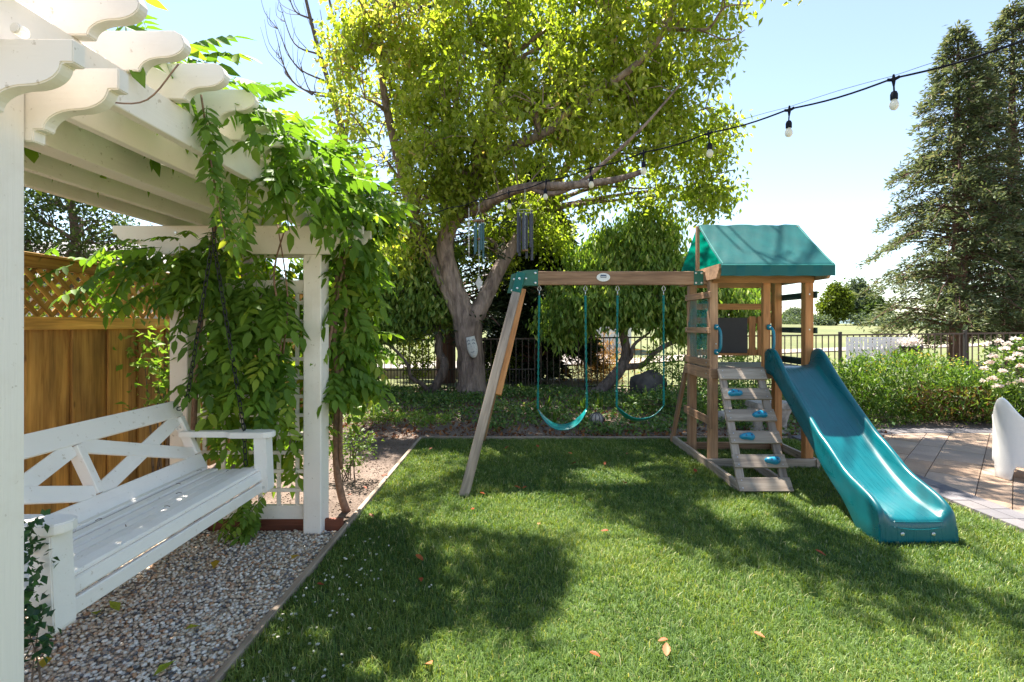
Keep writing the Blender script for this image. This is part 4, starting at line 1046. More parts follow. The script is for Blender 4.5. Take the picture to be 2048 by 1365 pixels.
def rock(name, label, c, r, mat, seed, cat='boulder'):
    bm = bmesh.new(); bmesh.ops.create_icosphere(bm, subdivisions=3, radius=1); q = random.Random(seed); ph = [q.uniform(0, 6) for _ in range(6)]
    for v in bm.verts:
        p = v.co; k = 1 + .12 * math.sin(p.x * 3 + ph[0]) * math.sin(p.y * 3.3 + ph[1]) + .07 * math.sin(p.z * 5 + ph[2] + p.x * 4) + .03 * math.sin(p.y * 11 + ph[3]) * math.sin(p.x * 9)
        v.co = Vector((p.x * r[0], p.y * r[1], max(p.z, -.45) * r[2])) * k
    me = bpy.data.meshes.new(name); bm.to_mesh(me); bm.free(); me.polygons.foreach_set('use_smooth', np.ones(len(me.polygons), bool))
    o = link(name, me, mat, None, Matrix.Translation(c)); return tag(o, label, cat)
rock('boulder', 'dark round boulder in the bed in front of the iron fence', (2.68, 10.1, .24), (.37, .30, .33), 'boulder_stone', 3)
rock('stone', 'small grey stone in the planting bed beside the stone bench', (3.12, 7.5, .10), (.14, .11, .12), 'stone', 8, 'stone')
for nm, lb, c, r, h in (('stump', 'short brown timber stump at the patio edge by the slide', (4.88, 7.2, 0), .06, .33),):
    m = MB(); m.lathe([(r, -.02), (r * 1.02, .1), (r * .98, h - .01), (r * .9, h), (0, h)], c, 14); o = tag(m.build(nm, 'stump_wood', smooth=False), lb, 'stump'); autosmooth(o)
# ribbed globe light in the bed
gl = thing('garden_light', 'small ribbed globe garden light among the ground cover', 'lamp', P(1193, 858, 7.4))
m = MB(); q = P(1193, 846, 7.4)
m.lathe([(.02, -.10), (.09, -.06), (.105, 0), (.095, .05), (.06, .085), (0, .10)], (q.x, q.y, .10), 16); m.build('globe', 'stone', gl, smooth=True)
for k in range(10):
    a = k * .628; r_ = MB(); r_.tube([(q.x + s * .108 * math.cos(a) if False else q.x + math.cos(a) * .108 * math.sin(b), q.y + math.sin(a) * .108 * math.sin(b), .10 + .102 * math.cos(b)) for b in np.linspace(.15, 2.2, 7) for s in (1,)], .005, 5); r_.build('rib', 'chime_dark', gl, smooth=True)

# ================================================================== iron fence and beyond
fe = thing('iron_fence', 'dark iron picket fence along the back of the garden', 'fence', (2, 10.8, 0))
FY = 10.8
def ftop(x): return 1.175 + .0115 * (x + 2)
for x0, x1 in ((-9.5, -4), (-3.995, 1.5), (1.505, 7), (7.005, 12.5), (12.505, 16)):
    board('rail', (x0, FY, ftop(x0)), (x1, FY, ftop(x1)), .03, .032, 'brown_iron', fe, bev=0)
    board('rail', (x0, FY, ftop(x0) - 1.05), (x1, FY, ftop(x1) - 1.05), .03, .030, 'brown_iron', fe, bev=0)
x = -9.45
pk = box_mesh(1.12, .017, .017, 0).copy(); pk.materials.append(MATS['brown_iron'])
pk2 = box_mesh(.46, .012, .012, 0).copy(); pk2.materials.append(MATS['black_iron'])
rot = Matrix.Rotation(R(90), 4, 'Y'); k = 0
while x < 15.9:
    link('picket', pk, None, fe, Matrix.Translation((x, FY, ftop(x) - .56)) @ rot)
    if x < .4 and x > -6.5:
        link('picket', pk2, None, fe, Matrix.Translation((x + .0675, FY, ftop(x) - .875)) @ rot)
    x += .135
board('rail', (-6.5, FY - .0, ftop(-4) - .655), (.4, FY, ftop(0) - .655), .024, .024, 'black_iron', fe, bev=0)
for x in (-9.5, -6.7, -4, -1.2, 1.5, 4.3, 7.0, 9.7, 12.5, 15.9):
    board('post', (x, FY, -.05), (x, FY, ftop(x) + .07), .055, .055, 'black_iron', fe, up=(0, 1, 0), bev=.004)

# white perforated screen on the fence and the planter behind it
sc = thing('fence_screen', 'white perforated screen panel hung on the iron fence', 'screen', (7.85, 10.75, .5))
m = MB(); x0, x1, z0, z1 = 7.1, 8.64, .48, 1.235; yy = 10.76
def rect(xa, xb, za, zb): m.box(((xa + xb) / 2, yy, (za + zb) / 2), (xb - xa, .008, zb - za))
nx_, nz_ = 15, 11; dx = (x1 - x0 - .06) / nx_; dz = (z1 - z0 - .06) / nz_
rect(x0, x1, z0, z0 + .03); rect(x0, x1, z1 - .03, z1)
for i in range(nx_ + 1):
    xa = x0 + .03 + i * dx; w_ = .036 if i not in (0, nx_) else .03
    rect(max(x0, xa - w_), min(x1, xa + w_), z0 + .0305, z1 - .0305)
q = random.Random(2)
for i in range(nx_):
    for j in range(nz_):
        if q.random() < .80:
            za = z0 + .03 + j * dz; xa = x0 + .03 + i * dx; hh = dz * q.choice([.5, .7, 1.0]); m.box((xa + dx / 2, yy + .001, za + hh / 2), (dx - .05, .006, hh - .003))
m.build('panel', 'white_plastic', sc)
pl = thing('urn_planter', 'dark urn planter of pale flowers standing by the white screen', 'planter', (8.25, 10.45, .1))
m = MB(); m.lathe([(.10, 0), (.11, .03), (.05, .08), (.05, .5), (.09, .62), (.15, .80), (.19, .93), (.22, .96), (.20, .98), (0, .96)], (8.25, 10.45, .08), 18); m.build('urn', 'black_iron', pl, smooth=True)
C = np.array([8.25, 10.45, 1.13]) + rng.normal(size=(420, 3)) * [.10, .08, .05]; foliage('flowers', C, 'petal', pl, (.03, .05), .8, -.4, kind='stuff')

# neighbouring houses
def house(name, label, x0, x1, y0, y1, h, roofh, wallm, wins):
    t = thing(name, label, 'house', ((x0 + x1) / 2, y0, -.5)); m = MB(); m.box(((x0 + x1) / 2, (y0 + y1) / 2, h / 2 - .5), (x1 - x0, y1 - y0, h + 1)); m.build('wall', wallm, t)
    ym = (y0 + y1) / 2; o = .4; m = MB(); m.prism([(y0 - o, h - .05), (ym, h + roofh), (y1 + o, h - .05), (y1 + o, h - .2), (ym, h + roofh - .18), (y0 - o, h - .2)], 'x', x0 - o, x1 + o); rf = m.build('roof', 'roof_tile', t)
    n = 16
    for i in range(n):
        u = i / n; y = y0 - o + (ym - y0 + o) * u; z = h - .05 + (roofh + .05) * u; board('tile_course', (x0 - o, y + .12, z + .05), (x1 + o, y + .12, z + .05), .30, .03, 'roof_tile', rf, up=(0, -roofh - .05, ym - y0 + o), bev=0)
    for (wx, wz, ww, wh) in wins:
        w = board('window', (wx - ww / 2, y0 - .03, wz), (wx + ww / 2, y0 - .03, wz), .08, wh, 'house_paint', t); board('pane', (wx - ww / 2 + .08, y0 - .075, wz), (wx + ww / 2 - .08, y0 - .075, wz), .02, wh - .16, 'window_glass', w, bev=0)
house('white_house', 'white house across the street seen through the iron fence', -1.5, 6.0, 26, 32, 3.2, 1.6, 'house_paint', [(0, 1.3, 1.2, 1.2), (3.5, 1.3, 1.4, 1.2)])
house('tan_house', 'house with grey tile roof behind the lattice fence', -17, -8.5, 11.5, 19, 2.5, 1.5, 'cream_wall', [(-14, 1.3, 1.4, 1.2), (-10.5, 1.3, 1.2, 1.2)])
gw = thing('garden_wall', 'low pale wall along the street beyond the iron fence', 'wall', (-6, 14, 0))
for i in range(14): board('block', (-12 + i * .9, 13.6 + .02 * (i % 2), .12), (-11.105 + i * .9, 13.6 + .02 * (i % 2), .12), .2, .42, 'concrete', gw)

# ================================================================== trees
def sundrop(C, z0=0.0):
    t = (C[:, 2] - z0) / SUN.z; return C[:, 0] - SUN.x * t, C[:, 1] - SUN.y * t
def lit_region(x, y):
    """openings cut into the crown towards the sun (where the lawn is lit)."""
    a = (x > .10 + .25 * (y - 2)) & (x < 1.75 - .62 * (y - 2.2)) & (y > .8) & (y < 3.7)
    b = ((x - .1) / .5) ** 2 + ((y - 4.0) / .45) ** 2 < 1
    c = (x > 2.3) & (x < 3.7) & (y > 2.6) & (y < 4.6) & (x + .9 * y > 5.6)
    d = (x < -1.25) & (y < 6.4)
    e = ((x + .95) / .45) ** 2 + ((y - 5.4) / .6) ** 2 < 1
    return a | b | c | d | e
def cull_main(C):
    x, y = sundrop(C); l = lit_region(x, y); w = np.sin(C[:, 0] * 2.1) * np.sin(C[:, 1] * 1.7 + C[:, 2])
    dist_top = C[:, 2] > 1.5 + .655 * C[:, 1]
    w2 = np.sin(C[:, 0] * 3.1 + .7) * np.sin((C[:, 1] - .42 * C[:, 2]) * 3.3 + 1.1)
    soil = (x < -1.2) & (y > 3.9) & (y < 8.2) & (w > .35)
    return ~((l & (dist_top | (w > .7))) | (dist_top & (w2 > .45)) | (w2 > .72) | soil)  # crown leaves removed so sun reaches the chosen lawn and soil areas
tb_ = P(943, 812, 9.9); tb_.z = .05
T9 = lambda px, py, d: P(px, py, d)
limbs = [
    ([T9(943, 815, 9.9), T9(943, 760, 9.9), T9(940, 700, 9.9), T9(934, 645, 9.9)], [.36, .285, .265, .29]),
    ([T9(934, 650, 9.9), T9(918, 600, 9.85), T9(898, 540, 9.8), T9(890, 490, 9.7), T9(905, 440, 9.6), T9(938, 405, 9.5), T9(955, 330, 9.3), T9(985, 220, 9.2), T9(1010, 100, 9.2), T9(1020, -40, 9.3)], [.26, .20, .17, .16, .155, .15, .13, .11, .09, .05]),
    ([T9(925, 640, 9.9), T9(900, 590, 9.85), T9(868, 530, 9.9), T9(835, 450, 9.9), T9(800, 330, 9.7), T9(770, 200, 9.4), T9(755, 60, 9.2)], [.18, .14, .12, .105, .09, .07, .04]),
    ([T9(945, 640, 9.9), T9(968, 600, 9.9), T9(990, 555, 10), T9(1012, 515, 10.1), T9(1060, 440, 10.3), T9(1130, 340, 10.3), T9(1200, 220, 10.2)], [.20, .16, .145, .13, .11, .085, .05]),
    ([T9(930, 425, 9.5), T9(965, 415, 9.0), T9(1010, 388, 8.4), T9(1060, 374, 7.9), T9(1130, 372, 7.4), T9(1190, 366, 7.2), T9(1240, 358, 7.0), T9(1283, 344, 6.9)], [.12, .10, .085, .07, .06, .055, .045, .035]),
    ([T9(1060, 375, 7.9), T9(1100, 388, 7.6), T9(1150, 372, 7.4), T9(1215, 320, 7.3), T9(1290, 250, 7.4), T9(1360, 170, 7.6)], [.045, .04, .034, .028, .022, .012]),
    ([T9(960, 320, 9.3), T9(1050, 285, 8.8), T9(1100, 260, 8.5), T9(1170, 195, 8.4), T9(1260, 140, 8.3), T9(1330, 60, 8.2), T9(1370, -60, 8.2)], [.10, .085, .075, .065, .055, .045, .03]),
    ([T9(1330, 60, 8.2), T9(1390, 60, 7.8), T9(1420, 55, 7.6), T9(1450, 15, 7.4), T9(1500, 10, 7.3)], [.03, .025, .02, .014, .006]),
    ([T9(1320, 40, 8.2), T9(1345, 55, 8.0), T9(1400, 62, 7.8), T9(1455, 80, 7.6), T9(1490, 60, 7.5)], [.02, .016, .012, .01, .005]),
]
lobes_main = [(.1, 9.4, 6.6, 2.6, 2.2, 1.7), (-2.3, 9.2, 5.7, 1.15, 1.3, 1.7), (-1.8, 9.3, 4.0, .9, 1.1, .8), (-1.0, 8.9, 4.4, .9, 1.0, .7), (.4, 8.6, 4.9, 1.5, 1.3, .9), (1.8, 9.0, 5.4, 1.4, 1.4, 1.1),
    (2.9, 9.5, 5.2, 1.0, 1.2, .8), (3.2, 9.9, 4.0, .95, .9, .5), (2.2, 10.0, 4.5, 1.1, 1.0, .6), (.8, 10.3, 3.6, 1.0, .9, .55), (-2.15, 9.7, 3.1, .5, .7, .6), (2.6, 8.8, 6.6, 1.4, 1.5, 1.1), (-2.2, 9.0, 7.4, 1.2, 1.4, 1.3),
    (.4, 9.3, 8.4, 2.3, 2.0, 1.2), (-2.3, 9.0, 8.8, 1.3, 1.4, 1.1), (2.5, 9.2, 8.1, 1.5, 1.6, 1.1)]
lobes_main = [(x, y, z, a, b * .85, c) for x, y, z, a, b, c in lobes_main]
lobes_main += [(-.6, 9.1, 4.5, .8, .5, .65), (.5, 8.9, 5.4, 1.0, .5, .7), (1.5, 8.9, 5.5, .9, .5, .6), (-1.6, 9.3, 5.2, .8, .5, .9), (.2, 9.0, 6.4, 1.1, .5, .7), (1.9, 8.9, 6.4, .9, .5, .6), (-1.0, 9.2, 6.6, .9, .5, .8), (3.0, 9.3, 6.2, .7, .5, .5), (3.4, 7.2, 7.0, 1.2, .9, .6), (4.3, 8.6, 8.0, 1.2, 1.0, .6), (2.9, 9.4, 8.5, 1.1, .9, .6), (3.8, 9.9, 8.9, 1.0, .9, .6), (1.6, 7.4, 7.4, .7, .5, .4), (1.2, 7.0, 7.0, .8, .5, .35), (1.9, 6.9, 6.8, .6, .5, .35), (3.9, 9.9, 4.2, .6, .6, .4), (.2, 10.9, 3.4, 1.0, .5, .7), (-.6, 10.9, 3.0, .7, .5, .6), (-.2, 11.0, 4.2, .8, .5, .6), (-1.9, 9.2, 4.2, .7, .5, .7), (-1.25, 9.1, 3.75, .45, .35, .4), (-.9, 9.0, 5.2, .7, .4, .6), (-2.3, 9.4, 3.4, .5, .5, .5), (3.7, 9.6, 5.0, .7, .7, .55), (-3.0, 9.4, 6.6, .7, .7, .9), (-2.6, 9.2, 4.9, .6, .6, .6),  # includes lobes above the view, added to dapple patio and play canopy
    (-1.7, 6.3, 7.4, 1.0, 1.0, .7), (-1.5, 5.6, 7.2, .9, .6, .5), (-.6, 7.7, 7.6, .9, .7, .6), (.45, 6.8, 7.4, .8, .6, .5), (1.1, 6.0, 7.2, .7, .5, .4), (1.6, 5.4, 7.2, .7, .5, .4), (.3, 6.7, 7.7, .9, .6, .4), (1.0, 5.9, 7.5, .8, .6, .4), (1.5, 5.2, 7.4, .7, .5, .4), (-.3, 7.3, 7.9, .9, .6, .4)]  # unseen forward lobes, added to cast the shade on the lawn
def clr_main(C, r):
    return np.clip(r + .10 * np.sin(C[:, 0] * 1.3 + 1) * np.sin(C[:, 2] * 1.5) + .16 * (C[:, 0] < -1.6) - .18 * (C[:, 2] < 4.3), 0, .985)  # sunlit look put into the colour: left leaves lighter, low ones darker
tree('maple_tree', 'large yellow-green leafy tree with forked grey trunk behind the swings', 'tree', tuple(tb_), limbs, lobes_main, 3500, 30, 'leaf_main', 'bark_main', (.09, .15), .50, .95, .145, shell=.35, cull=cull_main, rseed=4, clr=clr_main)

# weeping trees
def W(px, py, d): return P(px, py, d)
tree('weeping_tree', 'dense drooping evergreen with crooked leaning trunk behind the two swings', 'tree', tuple(W(1190, 790, 10.4)), [
    ([W(1185, 800, 10.4), W(1215, 768, 10.4), W(1243, 735, 10.45), W(1252, 700, 10.5), W(1245, 650, 10.5), W(1265, 590, 10.5), W(1290, 520, 10.5)], [.14, .125, .12, .095, .085, .07, .04]),
    ([W(1246, 735, 10.45), W(1285, 730, 10.4), W(1310, 705, 10.3), W(1345, 685, 10.3), W(1400, 662, 10.3), W(1450, 640, 10.3)], [.075, .06, .055, .05, .045, .03]),
    ([W(1250, 722, 10.5), W(1262, 715, 10.4), W(1268, 690, 10.3), W(1300, 665, 10.3)], [.05, .045, .035, .02])],
    [(2.5, 10.5, 2.75, 1.5, .8, .75), (1.7, 10.3, 2.1, 1.0, .7, .55), (3.4, 10.4, 2.2, 1.25, .75, .65), (2.6, 10.4, 3.35, .85, .6, .45), (4.2, 10.5, 1.9, .9, .6, .6), (2.4, 10.2, 1.85, 1.1, .6, .35), (1.05, 10.4, 1.65, .55, .5, .55), (3.6, 10.3, 1.45, .8, .5, .25)],
    1250, 28, 'leaf_weeping', 'bark_weeping', (.11, .18), .36, 1.6, .14, shell=.45, rseed=8, twigr=.008)
tree('weeping_tree', 'drooping evergreen with twisted mossy trunk left of the forked trunk', 'tree', tuple(W(862, 792, 10.2)), [
    ([W(860, 798, 10.2), W(868, 778, 10.2), W(886, 745, 10.2), W(889, 725, 10.25), W(878, 705, 10.3), W(876, 670, 10.3), W(850, 640, 10.3), W(800, 600, 10.3)], [.11, .10, .095, .085, .08, .075, .06, .03]),
    ([W(862, 790, 10.2), W(845, 770, 10.15), W(822, 755, 10.1), W(815, 730, 10.1), W(790, 700, 10.1), W(760, 680, 10.1)], [.06, .045, .04, .035, .028, .015])],
    [(-2.3, 10.3, 2.35, 1.1, .7, .6), (-3.2, 10.2, 2.0, .8, .6, .6), (-1.75, 10.3, 1.85, .55, .5, .5), (-2.6, 10.2, 1.55, .7, .5, .3), (-3.6, 10.4, 2.8, .8, .6, .5), (-2.2, 10.5, 3.0, .9, .6, .5)],
    760, 28, 'leaf_weeping', 'bark_weeping', (.11, .17), .38, 1.4, .14, shell=.45, rseed=9, twigr=.008)
# light leafy shrub in front of the fence at the left
bushmass('leafy_shrub', 'airy pale green shrub by the fence left of the crooked trunk', 'shrub', tuple(W(725, 800, 9.6)), [(-3.0, 9.6, 1.5, .5, .4, .5), (-2.7, 9.5, 1.15, .35, .3, .25), (-3.4, 9.7, 1.9, .5, .4, .4)], 2600, 'leaf_bright', (.06, .10), .4, -.4, 16)

# redwoods to the right and the one behind the large tree
conifer('redwood_tree', 'tall open redwood with dark trunk just outside the fence', (15.3, 17.3, .1), 11.6, 3.3, 'leaf_redwood', .28, .06, 400, 56, (.11, .22), .34, 5, .14)
conifer('redwood_tree', 'taller redwood growing beside the other one at the patio end', (18.3, 18.4, .1), 13.2, 3.5, 'leaf_redwood', .30, .06, 400, 54, (.11, .22), .34, 6, .14)
conifer('redwood_tree', 'dark sparse conifer rising behind the large leafy tree', (-1.75, 12.4, .0), 11.5, 3.5, 'leaf_dark_conifer', .26, .10, 240, 44, (.12, .22), .26, 7, .05, prof=lambda f: (.75 + .25 * math.sin(f * 9)) * (1 - f) ** .45, keep=lambda dx, dy, z: z < 4.5 or dx < -.25 or z > 99)
conifer('cypress_tree', 'dark conifer in the shade right of the forked trunk', (.5, 12.6, .0), 5.6, 1.7, 'leaf_dark_conifer', .14, .05, 210, 95, (.14, .24), .4, 12, .15)
def bare():
    t = thing('bare_tree', 'thin leafless branches reaching up above the pergola vine', 'tree', tuple(P(745, 560, 13)) [:2] + (0.0,)); m = MB(); q = random.Random(3)
    root = P(745, 560, 13); root.z = 0; hub = P(668, 200, 13)
    m.tube(bez([root, P(735, 500, 13), P(700, 330, 13), hub, P(640, 110, 13), P(612, 0, 13), P(600, -80, 13)], 4), lerp_list([.12, .11, .09, .07, .055, .04, .02], 4), 6, False)
    m.tube(bez([P(690, 290, 13), P(700, 150, 13), P(668, 40, 13), P(650, -40, 13)], 4), lerp_list([.06, .05, .035, .02], 4), 5, False)
    for (a, b) in (((655, 165), (548, 40)), ((640, 110), (560, 10)), ((660, 190), (552, 100)), ((626, 40), (570, -60)), ((625, 190), (550, 60)), ((668, 195), (598, 118)), ((700, 150), (640, 20))):
        p0 = P(*a, 13); p1 = P(*b, 13); mid = p0.lerp(p1, .5) + Vector((-.15, 0, -.35)); pts = bez([p0, mid, p1], 5); m.tube(pts, lerp_list([.028, .018, .006], 5), 5, False)
        for k in range(5):
            s = pts[q.randint(2, 9)]; e = s + Vector((q.uniform(-.6, .1), q.uniform(-.3, .3), q.uniform(.3, 1.0))); m.tube(bez([s, s.lerp(e, .5) + Vector((-.1, 0, -.1)), e], 3), lerp_list([.010, .007, .003], 3), 4, False)
    m.build('branches', 'twig_bark', t)
bare()
# trees over the left fence
tree('garden_tree', 'light leafy tree standing behind the lattice fence', 'tree', (-7.6, 8.2, -.1), [([(-7.6, 8.2, -.2), (-7.5, 8.2, 1.5), (-7.3, 8.3, 2.6), (-7.4, 8.2, 4.2)], [.12, .10, .08, .03])], [(-7.3, 8.2, 3.1, 1.0, .8, .7), (-6.8, 8.3, 2.5, .7, .6, .5), (-7.9, 8.2, 4.2, 1.1, .8, .8), (-8.3, 8.2, 2.6, .8, .7, .7)], 300, 34, 'leaf_far', 'twig_bark', (.06, .10), .5, .5, .17, rseed=12)
bushmass('hedge_shrub', 'green shrub growing behind the wooden lattice fence', 'shrub', (-4.6, 6.3, 0), [(-4.5, 6.2, 1.5, .5, 1.6, .5), (-4.4, 4.6, 1.5, .4, 1.0, .5)], 3000, 'leaf_far_bright', (.05, .09), .5, 0, 14)
# trees on the golf course
fz = lambda x, y: float(fair_z(np.array(x), np.array(y)))
def far_tree(label, px, d, top, wpx, mat, seed, n=260, per=30, lf=(.35, .6), nm='course_tree'):
    x = (px - 1032) * d / 1000; z0 = fz(x, d); zt = CAMZ + (650 - top) * d / 1000; h = zt - z0; w = wpx * d / 1000
    lob = [(x, d, z0 + h * .45, w * .5, w * .45, h * .38), (x - w * .22, d, z0 + h * .35, w * .3, w * .3, h * .28), (x + w * .2, d, z0 + h * .58, w * .28, w * .28, h * .26), (x + w * .03, d, z0 + h * .80, w * .22, w * .22, h * .2)]
    return tree(nm, label, 'tree', (x, d, z0), [([(x, d, z0 - .2), (x + .1, d, z0 + h * .3), (x, d, z0 + h * .6), (x, d, z0 + h * .9)], [w * .05, w * .04, w * .025, .03])], lob, n, per, mat, 'bark_redwood', lf, .6, .3, w * .06, rseed=seed, sides=6, twigr=.04, shell=.4)
far_tree('bright green pyramidal tree far across the golf course', 1672, 88, 566, 62, 'leaf_far_bright', 21)
far_tree('tall grey-green tree far across the golf course', 1712, 96, 555, 66, 'leaf_far_grey', 22)
far_tree('dark rounded tree far across the golf course beside the redwoods', 1752, 92, 590, 52, 'leaf_far', 23)
far_tree('dark tree on the course behind the play tower', 1512, 60, 552, 78, 'leaf_far', 24)
far_tree('dull green low tree at the far side seen through the tower', 1590, 120, 618, 60, 'leaf_far_grey', 25)
far_tree('wide far green tree beyond the large trunk', 1010, 60, 600, 110, 'leaf_far', 26)
far_tree('far green tree left of the large trunk beyond the street', 760, 40, 560, 150, 'leaf_far_bright', 27)
far_tree('far green tree above the neighbouring roof', 560, 45, 560, 150, 'leaf_far', 28)
far_tree('far dark tree between the weeping trees', 1090, 48, 560, 100, 'leaf_far', 29)
for i, (px, d, w, h) in enumerate(((1640, 84, 3.5, 1.6), (1730, 84, 5, 1.9), (1560, 110, 9, 2.4), (1850, 70, 8, 2.0), (1790, 80, 5, 2.2), (2010, 60, 6, 2.2))):
    x = (px - 1032) * d / 1000; z0 = fz(x, d)
    bushmass('course_shrub', ['low grey shrub below the bright pyramidal tree', 'rounded pale shrub below the tall grey-green tree', 'long low scrub on the far skyline behind the tower', 'low scrub behind the redwood trunk', 'rounded scrub left of the redwoods on the course', 'scrub on the course behind the rose bush'][i], 'shrub', (x, d, z0), [(x, d, z0 + h * .4, w * .5, w * .3, h * .55), (x + w * .3, d, z0 + h * .3, w * .3, w * .25, h * .4)], 900, 'leaf_far_grey', (.3, .5), .6, .2, 6)
bushmass('golden_grass', 'clump of golden ornamental grass beyond the iron fence', 'grass clump', (2.05, 12.8, -.02), [(2.05, 12.8, .5, .42, .3, .5)], 1500, 'gold_grass', (.25, .45), .06, -.2, 10)
for i, (x, y, w, h) in enumerate(((-4.2, 12.6, 1.1, 1.2), (-2.6, 12.9, .9, 1.3), (-.4, 12.5, .9, 1.0), (-5.8, 12.4, 1.2, 1.6), (-7.6, 12.2, 1.2, 1.9))):
    bushmass('street_shrub', ['sunlit shrub outside the fence behind the leafy shrub', 'sunlit yellow-green shrub outside the fence behind the twisted trunk', 'sunlit shrub outside the fence right of the forked trunk', 'tall sunlit shrub outside the fence near the wooden fence end', 'big sunlit shrub behind the wooden fence corner'][i], 'shrub', (x, y, 0), [(x, y, h * .55, w * .55, .5, h * .5)], 1500, 'leaf_far_bright', (.07, .12), .5, .1, 8)

# ================================================================== bushes of the garden
def rb(C): # reddish stems in the lower middle
    r = rng.random(len(C)) * .9; low = (C[:, 2] < .55) & (np.abs(C[:, 0] - 6.45) < .55) & (rng.random(len(C)) < .45); return np.where(low, rng.uniform(.96, 1, len(C)), r)
bb = bushmass('daylily_bush', 'broad mounded green bush with yellow tips behind the patio', 'bush', (6.2, 8.0, 0), [(6.15, 8.0, .54, 1.15, .7, .50), (5.4, 7.8, .40, .55, .5, .40), (7.05, 7.8, .40, .60, .5, .38), (6.6, 7.6, .28, .8, .4, .28), (7.5, 7.75, .28, .35, .35, .26)], 17000, 'leaf_bush', (.06, .11), .27, .8, 40, rnd=rb, shell=.65)
C = np.stack([rng.uniform(5.3, 7.3, 260), rng.uniform(7.5, 8.3, 260), rng.uniform(.8, 1.06, 260)], 1); C[:, 2] -= ((C[:, 0] - 6.25) / 1.5) ** 2 * .28; foliage('flowers', C, 'yellow_flower', bb, (.02, .045), .6, -.6, kind='stuff')
rs = bushmass('rose_bush', 'rose bush covered in pale pink blooms beside the armchair', 'bush', (8.0, 7.8, 0), [(7.95, 7.8, .75, .60, .5, .55), (8.5, 7.8, .9, .6, .5, .55), (7.6, 7.4, .40, .4, .35, .35), (8.3, 7.3, .45, .6, .4, .4)], 7500, 'leaf_rose', (.04, .075), .55, .1, 26, shell=.55)
q = random.Random(6)
for (px, py) in ((1975, 690), (1985, 715), (2010, 700), (2030, 680), (2045, 700), (1970, 740), (1985, 760), (2005, 745), (1995, 775), (2022, 770), (1965, 765), (2040, 735), (2020, 720), (1998, 685), (2042, 765), (1980, 728), (2015, 690), (2035, 712)):
    d = q.uniform(7.25, 7.5); c = P(px, py, d); n = 46; U = rand_unit(n); U[:, 2] = np.abs(U[:, 2]) * .8; C = np.array(c) + U * rng.uniform(.008, .045, (n, 1)); D = U + [0, 0, .3]; ln = rng.uniform(.028, .045, n)
    V, F, a = leaves(C, D, rand_unit(n), ln, ln * .9, np.clip(rng.random(n) * .7 + q.uniform(-.2, .35), 0, 1)); link('bloom', fast_mesh('bloom', V, F, a), 'petal', rs)
bushmass('low_shrub', 'small sparse shrub on bare soil right of the pergola post', 'shrub', (-1.62, 4.85, 0), [(-1.6, 4.85, .30, .24, .2, .17), (-1.52, 4.8, .42, .15, .14, .10), (-1.72, 4.85, .22, .14, .12, .10)], 620, 'leaf_rose', (.025, .05), .55, .1, 9, sr=.5)
bushmass('sapling', 'dark green sapling climbing beside the front pergola post', 'shrub', (-1.63, 1.62, 0), [(-1.60, 1.64, .64, .03, .04, .20), (-1.61, 1.63, .82, .03, .03, .08), (-1.59, 1.65, .48, .035, .04, .10)], 300, 'leaf_sapling', (.022, .042), .62, -.2, 4, cs=.022, sr=.4)
bushmass('seedling', 'bright leafy seedling in front of the fence left of the far post', 'plant', (-2.95, 4.15, 0), [(-2.95, 4.15, 1.25, .22, .2, .34), (-2.85, 4.1, .9, .2, .15, .2)], 380, 'leaf_bright', (.05, .09), .5, .0, 10)
bushmass('bed_shrub', 'low green shrub in the bed behind the climbing wall', 'shrub', (3.0, 8.2, .06), [(2.9, 8.3, .25, .8, .5, .22), (3.9, 8.4, .28, .7, .5, .24), (2.2, 8.2, .2, .6, .4, .16)], 3600, 'leaf_cover', (.04, .08), .5, .3, 20)
bushmass('border_shrub', 'low green plants edging the patio behind the slide', 'shrub', (5.0, 7.35, 0), [(4.7, 7.5, .14, .55, .25, .12), (5.5, 7.45, .13, .6, .2, .11)], 1800, 'leaf_bush', (.04, .07), .35, .5, 12)
bushmass('tower_shrub', 'dark leafy shrub in the bed behind the tower brace', 'shrub', (3.6, 9.6, .08), [(3.7, 9.7, .7, .8, .4, .55), (4.6, 9.8, .55, .7, .4, .45), (2.9, 10.2, .6, .35, .3, .5)], 3200, 'leaf_weeping', (.06, .10), .4, -.3, 14)

# ground cover, litter and mulch in the bed
def bedpts(n, x0, x1, y0, y1, gaps=True):
    C = np.stack([rng.uniform(x0, x1, n), rng.uniform(y0, y1, n)], 1)
    if gaps:
        w = np.sin(C[:, 0] * 2.1 + 1) * np.sin(C[:, 1] * 2.6) + .5 * np.sin(C[:, 0] * 5 + C[:, 1] * 4)
        C = C[w > rng.uniform(-1.1, .45, len(C))]
    return np.column_stack([C, soil_z(C[:, 0], C[:, 1])])
def edge_ok(C): # bare earth path at the left front of the bed
    lim = 8.0 - .75 * np.clip(C[:, 0] + 1.3, 0, 1.6) + .25 * np.sin(C[:, 0] * 3)
    return (C[:, 1] > lim) & (C[:, 1] > 6.72)
cl = bedpts(2600, -3.2, 5.2, 6.7, 10.7); cl = cl[edge_ok(cl)]; C = np.repeat(cl, 13, 0); C = C + rng.normal(size=C.shape) * [.07, .07, .0]; C[:, 2] += rng.uniform(.01, .13, len(C)); C = C[C[:, 1] > 6.62]
o = foliage('ground_cover', C, 'leaf_cover', None, (.035, .075), .6, -.25); tag(o, 'low leafy green ground cover in the bed behind the lawn', 'ground cover', kind='stuff')
C = bedpts(9000, -3.1, 5.2, 6.58, 10.6, False); C[:, 2] += rng.uniform(.006, .02, len(C)); C = C[(rng.random(len(C)) < .55) | (C[:, 1] < 8)]
o = foliage('leaf_litter', C, 'leaf_dead', None, (.035, .075), .55, 0.0); tag(o, 'brown dead leaf litter scattered over the bed soil', 'leaf litter', kind='stuff')
C = bedpts(5200, -3.1, -1.3, 3.7, 9.5, False); n = len(C); C[:, 2] += .004
